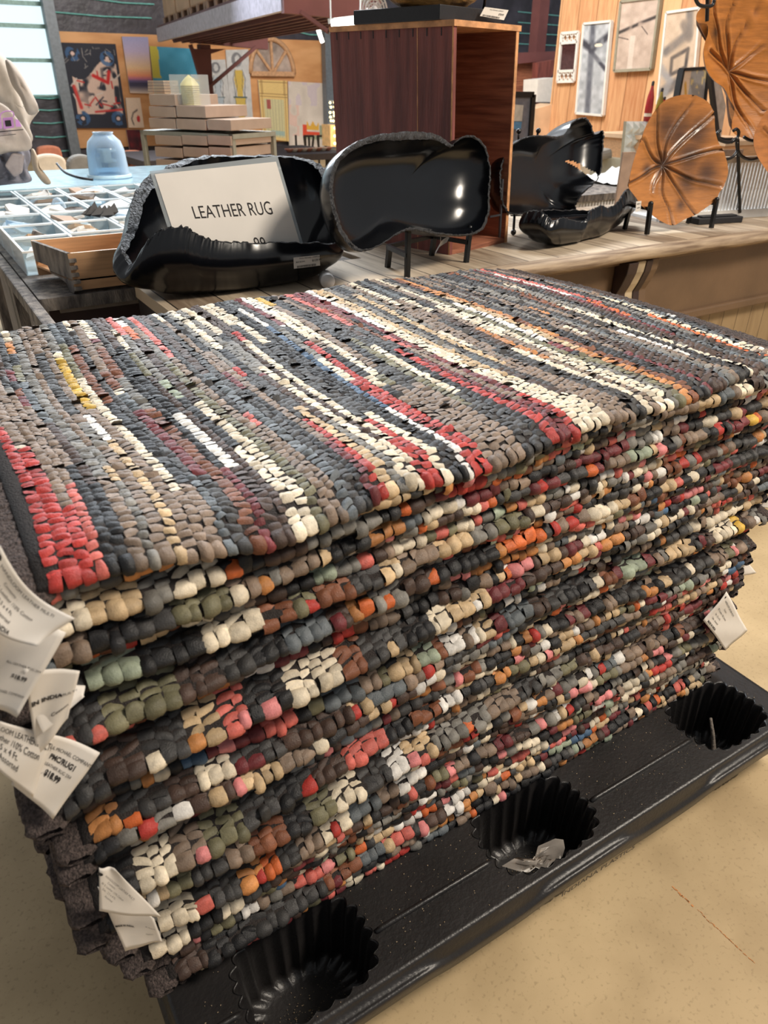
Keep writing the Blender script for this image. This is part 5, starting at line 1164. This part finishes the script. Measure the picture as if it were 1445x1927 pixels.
def art_door(u, v):
    c = np.tile([232., 200, 132], (len(u), 1)); e = ((np.abs(u-.5) > .40) & (np.abs(u-.5) < .42)) | (np.abs(v-.27) < .006) | ((v < .24) & (((np.abs(u-.5) > .36) & (np.abs(u-.5) < .38)) | (np.abs(v-.03) < .006) | (np.abs(v-.22) < .006)))
    c = mixc(c, (150, 112, 70), e.astype(float)); pan = ((np.abs(u-.5) < .36) & (v > .31) & (v < .95)).astype(float); c = mixc(c, (214, 206, 160), pan); c = mixc(c, (196, 188, 150), pan*(np.sin(u*60) > .3)); c = mixc(c, (170, 90, 84), ((np.abs(u-.3) < .07) & (v > .32) & (v < .48)).astype(float)); c = mixc(c, (150, 186, 190), ((np.abs(u-.6) < .25) & (v > .84) & (v < .92)).astype(float)*.7); return c
canvas('pale yellow panelled door with glass leaning on the plywood wall', [(483, 150), (537, 152), (541, 266), (493, 260)], back, art_door, 50, 90, cat='door panel', name='door_panel', group='panels against the back wall', push=.04)
def art_chair(u, v):
    n = vn(u, v, 8, 31); c = np.tile([224., 212, 200], (len(u), 1))+(n[:, None]-.5)*26; c = mixc(c, (206, 190, 206), ((v < .3) & (n > .55)).astype(float)*.6); c = mixc(c, (232, 186, 172), ((u < .25) & (v > .3) & (v < .7) & (n > .4)).astype(float)*.6); c = mixc(c, (150, 164, 130), (((u > .75) & (v > .55) & (v < .72)) | ((u > .4) & (u < .75) & (v > .68) & (v < .74))).astype(float)*.8)
    c = mixc(c, (230, 84, 56), (((u > .33) & (u < .43) & (v > .55) & (v < .7)) | ((u > .33) & (u < .75) & (v > .63) & (v < .68))).astype(float)); c = mixc(c, (236, 182, 72), ((u > .44) & (u < .74) & (v > .53+.03*np.sin(u*40)) & (v < .61)).astype(float)); return c
canvas('pale abstract painting with a red and yellow shape near the second window', [(540, 153), (615, 157), (618, 300), (543, 296)], back, art_chair, 60, 90, push=.03)
# arched window frame
aw = empty('arched_frame', tuple(back(510, 137)), 'half-round wooden window frame hung on the plywood wall', 'frame'); fr_m = mat('tan_frame_wood', (206, 160, 120)); b0, b1 = back(470, 139), back(551, 139); cx_ = (b0+b1)/2+np.array([0, -.05, 0]); rr = np.linalg.norm(b1-b0)/2
arc = [cx_+np.array([rr*math.cos(a*math.pi/16), 0, rr*1.25*math.sin(a*math.pi/16)]) for a in range(17)]
MB().tube(arc, .045, 6).build('arch', fr_m, aw, True); MB().bar(arc[0], arc[-1], .08).build('sill', fr_m, aw)
for a in (4, 8, 12): MB().bar(cx_, arc[a], .045).build('glazing_bar', fr_m, aw)
MB().prism([p+np.array([0, .02, 0]) for p in arc], (0, .01, 0)).build('glass_pane', mat('reflecting_pane', (176, 160, 150), rough=.1, var=.35, scale=4), aw)
# lantern strings / gold dotted shade by window 2
ls = empty('dotted_lantern', tuple(ony(640, 255, 9.5)), 'tan block lampshade dotted with lights left of the crate', 'lantern')
q = [ony(x, y, 9.5) for x, y in ((621, 235), (660, 237), (660, 277), (622, 276))]; MB().prism(q, (0, .25, 0)).build('shade', mat('tan_shade', (226, 186, 130), emit=.15), ls)
glow = mat('warm_bulb', (255, 226, 160), emit=5, bump=0)
for x in (630, 640, 650):
    for y in (241, 256, 270): MB().ball(ony(x, y, 9.45), .018, 6).build('bulb', glow, ls)
e = empty('light_string', tuple(ony(640, 210, 10)), 'strings of small warm bulbs before the second window', 'lights')
for x in range(622, 662, 6):
    for y in (194, 203, 211, 219, 227): MB().ball(ony(x+R_.uniform(-2, 2), y+R_.uniform(-2, 2), 10), .016, 6).build('bulb', glow, e)
b_ = MB()
for y in (190, 200, 210, 222, 232): b_.bar(ony(618, y, 10.02), ony(664, y+1, 10.02), .02)
b_.build('metal_rack', M['steel'], e)

# ------------------------------------------------------------ furniture in the middle distance
def chair(x, y, Y, w_, h_, m, lab, cat='chair', g='chairs in the distance'):
    c = ony(x, y, Y); sc = w_/FPX*((c-EYE)@_f); hs = h_/FPX*((c-EYE)@_f); e = empty('armchair' if cat == 'chair' else 'sofa', (c[0], c[1], 0), lab, cat, g); z = c[2]
    MB().box((c[0]-sc/2, c[1], .30), (c[0]+sc/2, c[1]+sc*.7, .46)).build('seat', m, e, bevel=.03)
    n = 12; P = [(c[0]-sc/2*math.cos(a*math.pi/n)**1, c[1]+sc*.6, .46+(z-.46)*(.35+.65*math.sin(a*math.pi/n)**.5)) for a in range(n+1)]
    MB().prism([(c[0]-sc/2, c[1]+sc*.6, .4)]+P+[(c[0]+sc/2, c[1]+sc*.6, .4)], (0, .12, 0)).build('backrest', m, e, bevel=.02)
    for dx in (-.45, .42):
        for dy in (.05, .6): MB().box((c[0]+sc*dx, c[1]+sc*dy, 0), (c[0]+sc*dx+.04, c[1]+sc*dy+.04, .31)).build('leg', M['black'], e)
chair(96, 276, 9, 44, 40, M['terracotta'], 'terracotta armchair behind the cream sofa at left')
chair(98, 293, 7, 60, 40, M['cream'], 'cream sofa end left of the glass cloche', 'sofa', 'sofas in the distance')
chair(160, 294, 6, 56, 36, M['greyfab'], 'rounded grey chair back just left of the glass cloche')
chair(258, 286, 8, 56, 40, M['terracotta'], 'pink-brown chair seen between cloche and rack')
chair(212, 282, 10, 40, 40, M['cream'], 'cream chair seen through the glass cloche')
for i, (x, lab) in enumerate(((505, 'thin black metal bar stool before the yellow door panel'), (581, 'thin black metal bar stool before the pale abstract painting'), (606, 'thin black metal bar stool nearest the second window'))):
    a, b, c_, d_ = ony(x-9, 256, 11), ony(x+9, 256, 11), ony(x-5, 286, 11), ony(x+6, 286, 11); e = empty('bar_stool', tuple(c_), lab, 'stool', 'black stools')
    MB().bar(a, b, .03).build('seat_bar', M['iron'], e); MB().bar(a, c_, .025).build('leg', M['iron'], e); MB().bar(b, d_, .025).build('leg', M['iron'], e); MB().bar(c_, d_, .025).build('foot_bar', M['iron'], e)
    for p in (a, b): MB().bar(p+np.array([0, .3, 0]), p+np.array([0, .3, -p[2]]), .025).build('leg', M['iron'], e)
a, b = ony(446, 268, 10), ony(492, 268, 10); e = empty('trestle_table', (a[0], a[1], 0), 'grey trestle table right of the box rack', 'table')
MB().box((a[0], 9.8, a[2]-.05), (b[0], 10.6, a[2])).build('top', M['greyfab'], e)
for x in np.linspace(a[0]+.05, b[0]-.05, 3): MB().bar((x-.06, 9.85, 0), (x+.02, 9.85, a[2]), .04).build('leg', M['graywood'], e)
a, b = ony(440, 296, 7), ony(622, 300, 7); e = empty('dark_table', (a[0], a[1], 0), 'long dark table behind the sign and bowls', 'table')
MB().box((a[0]-.9, 7, a[2]-.06), (b[0]+.25, 8.2, a[2])).build('top', mat('dark_tabletop', (52, 46, 50)), e)
for x in (a[0], b[0]): MB().box((x, 7.05, 0), (x+.06, 7.12, a[2]-.05)).build('leg', M['black'], e)
for k in range(9):
    c = ony(545+k*9, 293-(k % 2)*2, 7.3); MB().lathe((c[0], c[1], a[2]), [(.001, 0), (.02, 0), (.05, .03), (.052, .035), (.001, .02)], 14).build('small_bowl', M['cream' if k % 2 else 'terracotta'], None, True, label='small round bowl in a row on the dark table, %s from the left' % ['first', 'second', 'third', 'fourth', 'fifth', 'sixth', 'seventh', 'eighth', 'ninth'][k], cat='bowl', group='small bowls on the dark table')
# ------------------------------------------------------------ beyond the crate, right of centre
MB().bar(ony(1001, 200, 9.5)*[1, 1, 0], ony(1022, -40, 9.5), .18, .18, up=(0, 1, 0)).build('trim_5', M['steel_brown'], None, kind='structure')
e = empty('loft_edge', tuple(ony(1000, 110, 9.2)), 'dark brown loft edge with carved brackets behind the tall crate', 'loft')
MB().prism([ony(x, y, 9.2) for x, y in ((955, 100), (1052, 96), (1052, 112), (955, 122))], (0, .5, 0)).build('beam', M['steel_brown'], e)
MB().prism([ony(x, y, 9.0) for x, y in ((1012, 118), (1046, 112), (1040, 140), (1025, 160), (1024, 182), (1010, 185))], (0, .12, 0)).build('bracket', M['redbrown'], e)
MB().prism([ony(x, y, 9.3) for x, y in ((955, 118), (1012, 118), (1012, 172), (955, 176))], (0, .1, 0)).build('panel', M['sawn'], e)
for k, (p, q) in enumerate([((975, 22), (1055, 30)), ((975, 42), (1055, 48)), ((970, 62), (1055, 66)), ((970, 82), (1055, 86))]):
    a, b = ony(*p, WY-.03), ony(*q, WY-.03); tag(MB().tube([a, b], .012, 6).build('tie_cord', M['cord']), 'tie cord over dark sheeting right of the crate, %s' % ['highest', 'second from the top', 'third from the top', 'lowest'][k], 'cord', 'cords over the wall sheeting')
e = empty('mesh_chair', tuple(ony(982, 250, 5)*[1, 1, 0]), 'grey mesh-back office chair behind the crate edge', 'chair'); q = [ony(x, y, 5) for x, y in ((960, 178), (1002, 178), (996, 262), (958, 270))]
MB().bar(ony(980, 262, 5.1), ony(980, 262, 5.1)*[1, 1, 0], .06).build('pedestal', M['iron'], e); MB().box((float(q[0][0]), 4.6, .42), (float(q[1][0]), 5.0, .5)).build('seat', M['black'], e)
MB().prism(q, (0, .02, 0)).build('mesh_back', mat('grey_mesh', (112, 112, 122), rough=.6), e)
for a, b in ((0, 1), (1, 2), (3, 0)): MB().bar(q[a], q[b], .045).build('black_frame', M['iron'], e)
q = [ony(x, y, 4.98) for x, y in ((962, 196), (985, 198), (982, 228), (960, 228))]; MB().prism(q, (0, .01, 0)).build('pale_panel', mat('pale_grey_panel', (190, 184, 176)), e); q = [ony(x, y, 4.98) for x, y in ((960, 229), (982, 229), (980, 243), (960, 243))]; MB().prism(q, (0, .01, 0)).build('blue_panel', mat('dull_blue_panel', (84, 130, 170)), e)
e = MB().prism([ony(x, y, 8) for x, y in ((1008, 205), (1044, 195), (1040, 270), (1004, 270))], (0, .3, 0)).build('cardboard_sheet', M['card_pale'], None, label='tan wrapped cardboard parcel standing below the loft bracket', cat='parcel')
e = MB().prism([ony(x, y, 8.4) for x, y in ((1012, 150), (1050, 146), (1048, 192), (1010, 192))], (0, .3, 0)).build('pale_case', M['white'], None, label='pale box standing on the ledge behind the loft bracket', cat='box')
rw = lambda x, y: onx(x, y, WX-.02)
mr = empty('cane_mirror', tuple(rw(1073, 108)), 'narrow white fretwork mirror on the pine wall', 'mirror'); bi = quadf([rw(1058, 63), rw(1090, 60), rw(1081, 153), rw(1050, 154)]); nx_ = np.array([-1., 0, 0])
MB().prism([bi(.1, .20), bi(.9, .20), bi(.9, .78), bi(.1, .78)], nx_*.01).build('mirror_glass', mat('mirror_glass', (120, 84, 84), rough=.08, metal=.7, bump=0), mr)
b_ = MB()
for a, b in (((0, 0), (1, 0)), ((1, 0), (1, 1)), ((1, 1), (0, 1)), ((0, 1), (0, 0)), ((0, .20), (1, .20)), ((0, .78), (1, .78))): b_.bar(bi(*a)+nx_*.01, bi(*b)+nx_*.01, .03)
for v0, v1 in ((0, .2), (.78, 1)):
    for k in range(4):
        for s in (0, 1): b_.bar(bi(k/4, v0 if s else v1)+nx_*.01, bi((k+1)/4, v1 if s else v0)+nx_*.01, .014)
b_.build('fretwork_frame', M['white'], mr)
def art_r1(u, v):
    n = vn(u, v*2.5, 8, 41); c = np.tile([172., 178, 186], (len(u), 1))+(n[:, None]-.5)*50; c = mixc(c, (84, 88, 100), line(u, v, [(.35, 0), (.42, 1)], .10, 2.6)*(.5+.5*n)); c = mixc(c, (60, 62, 72), line(u, v, [(.0, .2), (.4, .28), (.95, .15)], .10, 2.6)*np.clip(n*1.8, 0, 1)); c = mixc(c, (66, 68, 80), line(u, v, [(.35, .3), (.95, .5)], .06, 2.6)*np.clip(n*1.6, 0, 1)); c = mixc(c, (226, 220, 204), (np.hypot((u-.62)/.14, (v-.24)/.02) < 1).astype(float)); return c
canvas('tall blue-grey painting with dark strokes beside the fretwork mirror', [(1102, 45), (1153, 40), (1137, 217), (1087, 213)], rw, art_r1, 50, 120, frame=M['white'], fw=.025)
def art_r2(u, v):
    n = vn(u, v*1.6, 9, 51); c = np.tile([190., 172, 160], (len(u), 1))+(n[:, None]-.5)*30; c = mixc(c, (60, 54, 54), line(u, v, [(.02, .44), (.35, .38), (.55, .34), (1, .26)], .035)*np.clip(n*2.2, 0, 1)); c = mixc(c, (70, 60, 60), line(u, v, [(.0, .5), (.3, .55)], .010)); c = mixc(c, (70, 60, 60), line(u, v, [(.62, .38), (.8, .5)], .010)); c = mixc(c, (216, 204, 194), ((np.abs(u-.42) < .07) & (v > .5)).astype(float)*.7); return c
canvas('brown-grey painting with a dark horizontal branch, upper middle of the pine wall', [(1172, 3), (1246, -6), (1228, 130), (1159, 134)], rw, art_r2, 60, 90, frame=M['metal_gray'], fw=.03)
def art_r3(u, v):
    n = vn(u, v*2, 8, 61); c = np.tile([196., 176, 156], (len(u), 1))+(n[:, None]-.5)*24
    for pts, w_, cl in (([(.7, 0), (.75, .25), (.1, .42)], .10, (112, 108, 108)), ([(.55, .15), (.75, .3)], .09, (120, 112, 108)), ([(.3, .5), (.75, .42), (.72, .62), (.3, .68), (.3, .5)], .045, (70, 66, 68)), ([(.0, .9), (.5, .78), (.9, .7)], .12, (90, 88, 92)), ([(.0, .6), (.3, .75), (.1, .98)], .09, (150, 150, 154))): c = mixc(c, cl, line(u, v, pts, w_, 2.0)*(.6+.4*n))
    return c
canvas('tan and grey abstract painting with black square shape near the big leaf dish', [(1258, 24), (1321, 15), (1306, 190), (1240, 196)], rw, art_r3, 60, 110, frame=M['white'], fw=.025)
def art_r4(u, v):
    n = vn(u, v, 12, 71); c = np.tile([178., 172, 170], (len(u), 1)); c = mixc(c, (232, 202, 176), (u < .35).astype(float)); c = mixc(c, (216, 160, 70), line(u, v, [(.2, .2), (.3, .4), (.2, .6), (.32, .9)], .04)); return mixc(c, (250, 226, 170), (n > .72).astype(float)*(u > .35))
canvas('small gold and grey glitter picture leaning behind the burnt-vein leaf dish', [(1278, 131), (1325, 128), (1312, 262), (1255, 262)], lambda x, y: ony(x, y, 3.6), art_r4, 30, 40, frame=M['black'], fw=.02)
MB().prism([ony(x, y, 3.4) for x, y in ((1336, 135), (1352, 140), (1366, 200), (1356, 262), (1344, 262))], (0, .02, 0)).build('framed_mirror', mat('bright_mirror', (214, 214, 212), rough=.1, metal=.6), None, label='bright leaning mirror strip between the two leaf dishes', cat='mirror')
MB().bar(ony(1333, 120, 3.38), ony(1350, 262, 3.38), .03).build('black_upright', M['black'], None, label='black upright of the leaning mirror between the two leaf dishes', cat='frame')
# bottles
def bottle(x, y0, y1, Y, wpx, m, lab):
    a, b = ony(x, y0, Y), ony(x, y1, Y); h = a[2]-b[2]; r = wpx/FPX*((a-EYE)@_f)/2; c = np.array([b[0], b[1], b[2]]); e = empty('glass_bottle', tuple(c), lab, 'bottle', 'tall coloured bottles')
    MB().lathe(c, [(.001, 0), (r, 0), (r*1.05, h*.35), (r*.9, h*.6), (r*.45, h*.8), (r*.35, h*.9)], 16).build('body', m, e, True); MB().lathe(c, [(r*.38, h*.88), (r*.4, h*.97), (r*.2, h), (.001, h)], 12).build('stopper', M['black'], e.children[0], True)
    MB().lathe(c, [(r*1.06, h*.12), (r*1.06, h*.2)], 16).build('band', M['cream'], e, True)
Yb = 4.2
bottle(1217, 152, 228, Yb-.14, 14, mat('red_bottle', (160, 36, 40), rough=.3), 'tall red bottle with dark stopper on the mirrored cabinet')
bottle(1236, 165, 228, Yb-.14, 13, mat('olive_bottle', (140, 122, 40), rough=.3), 'olive bottle just right of the tall red bottle')
bottle(1243, 182, 228, Yb-.14, 13, mat('red_bottle_b', (170, 40, 42), rough=.3), 'short red bottle nearest the burnt-vein leaf dish')
mc = empty('mirrored_cabinet', tuple(ony(1205, 262, Yb)), 'faceted mirror tile cabinet below the red and olive bottles', 'cabinet'); qq = [ony(x, y, Yb-.15) for x, y in ((1179, 228.5), (1262, 228.5), (1262, 300), (1172, 300))]; bi = quadf(qq)
MB().prism(qq, (0, .03, 0)).build('cabinet_box', M['metal_gray'], mc); MB().box((float(qq[3][0]), Yb-.14, 0), (float(qq[2][0]), Yb+.2, float(qq[3][2]))).build('base', M['metal_gray'], mc)
for r in range(3):
    for c_ in range(7):
        u0, u1, v0, v1 = c_/7, (c_+1)/7, r/3, (r+1)/3; p = [bi(u0, v0), bi(u1, v0), bi(u1, v1), bi(u0, v1)]; ct = bi((u0+u1)/2, (v0+v1)/2)+np.array([0, -.04, 0]); m_ = M.setdefault('mirrortile', mat('mirror_tile', (226, 236, 238), rough=.15, metal=.35, bump=0))
        MB().add(p+[ct], [(0, 1, 4), (1, 2, 4), (2, 3, 4), (3, 0, 4)]).build('mirror_tile', m_, mc)
# sofa, cushions, cloth beyond bowl 3
e = empty('sofa', tuple(ony(1170, 320, 4.4)*[1, 1, 0]), 'white sofa behind the torn black bowl', 'sofa'); q = [ony(x, y, 4.4) for x, y in ((1120, 292), (1184, 292), (1184, 345), (1120, 345))]
MB().prism(q, (0, .2, 0)).build('backrest', M['cream'], e, bevel=.03); MB().box((q[0][0], 3.8, .15), (q[1][0]+.3, 4.4, q[3][2]+.05)).build('seat', M['cream'], e, bevel=.04)
for p in ((q[0][0]+.05, 3.85), (q[1][0]+.2, 3.85)): MB().box((p[0], p[1], 0), (p[0]+.05, p[1]+.05, .16)).build('foot', M['black'], e)
MB().prism([ony(x, y, 4.2) for x, y in ((1130, 284), (1154, 278), (1155, 300), (1130, 302))], (0, .12, 0)).build('cushion', M['greyfab'], None, bevel=.03, label='small grey cushion propped on the white sofa', cat='cushion')
q = onpl(1344, 262, (0, 3.4, 0), (0, 1, 0)); e = empty('sideboard', (q[0], 3.7, 0), 'pale wooden sideboard behind the burnt-vein leaf dish', 'sideboard')
xs_ = [float(ony(x, 262, 3.4)[0]) for x in (1322, 1420)]; MB().box((xs_[0], 3.2, 0.05), (xs_[1], 4.5, q[2]-.03)).build('body', M['pine'], e); MB().box((xs_[0]-.02, 3.18, q[2]-.03), (xs_[1]+.02, 4.52, q[2])).build('top', M['card_pale'], e)
V, F = [], []
a, b = ony(1105, 345, 2.55), ony(1215, 340, 2.55)
nn = 16
for i in range(nn):
    for j in range(nn):
        u, v = i/(nn-1), j/(nn-1); V.append((a[0]+(b[0]-a[0])*u, 2.2+.45*v, wb_z+.004+.05*math.sin(u*9+v*4)**2*math.sin(math.pi*u)*math.sin(math.pi*v)+.012*abs(math.sin(u*23+v*17)))) if False else V.append((a[0]+(b[0]-a[0])*u, 2.22+.40*v, ony(1078, 414, 2.2)[2]+.118+.055*math.sin(u*7+v*4)**2*math.sin(math.pi*u)+.012*abs(math.sin(u*23+v*17))))
F = [(i*nn+j, (i+1)*nn+j, (i+1)*nn+j+1, i*nn+j+1) for i in range(nn-1) for j in range(nn-1)]
MB().add(V, F).build('crumpled_cloth', M['white'], None, True, label='crumpled white cloth and paper on the long slatted basket', cat='cloth')
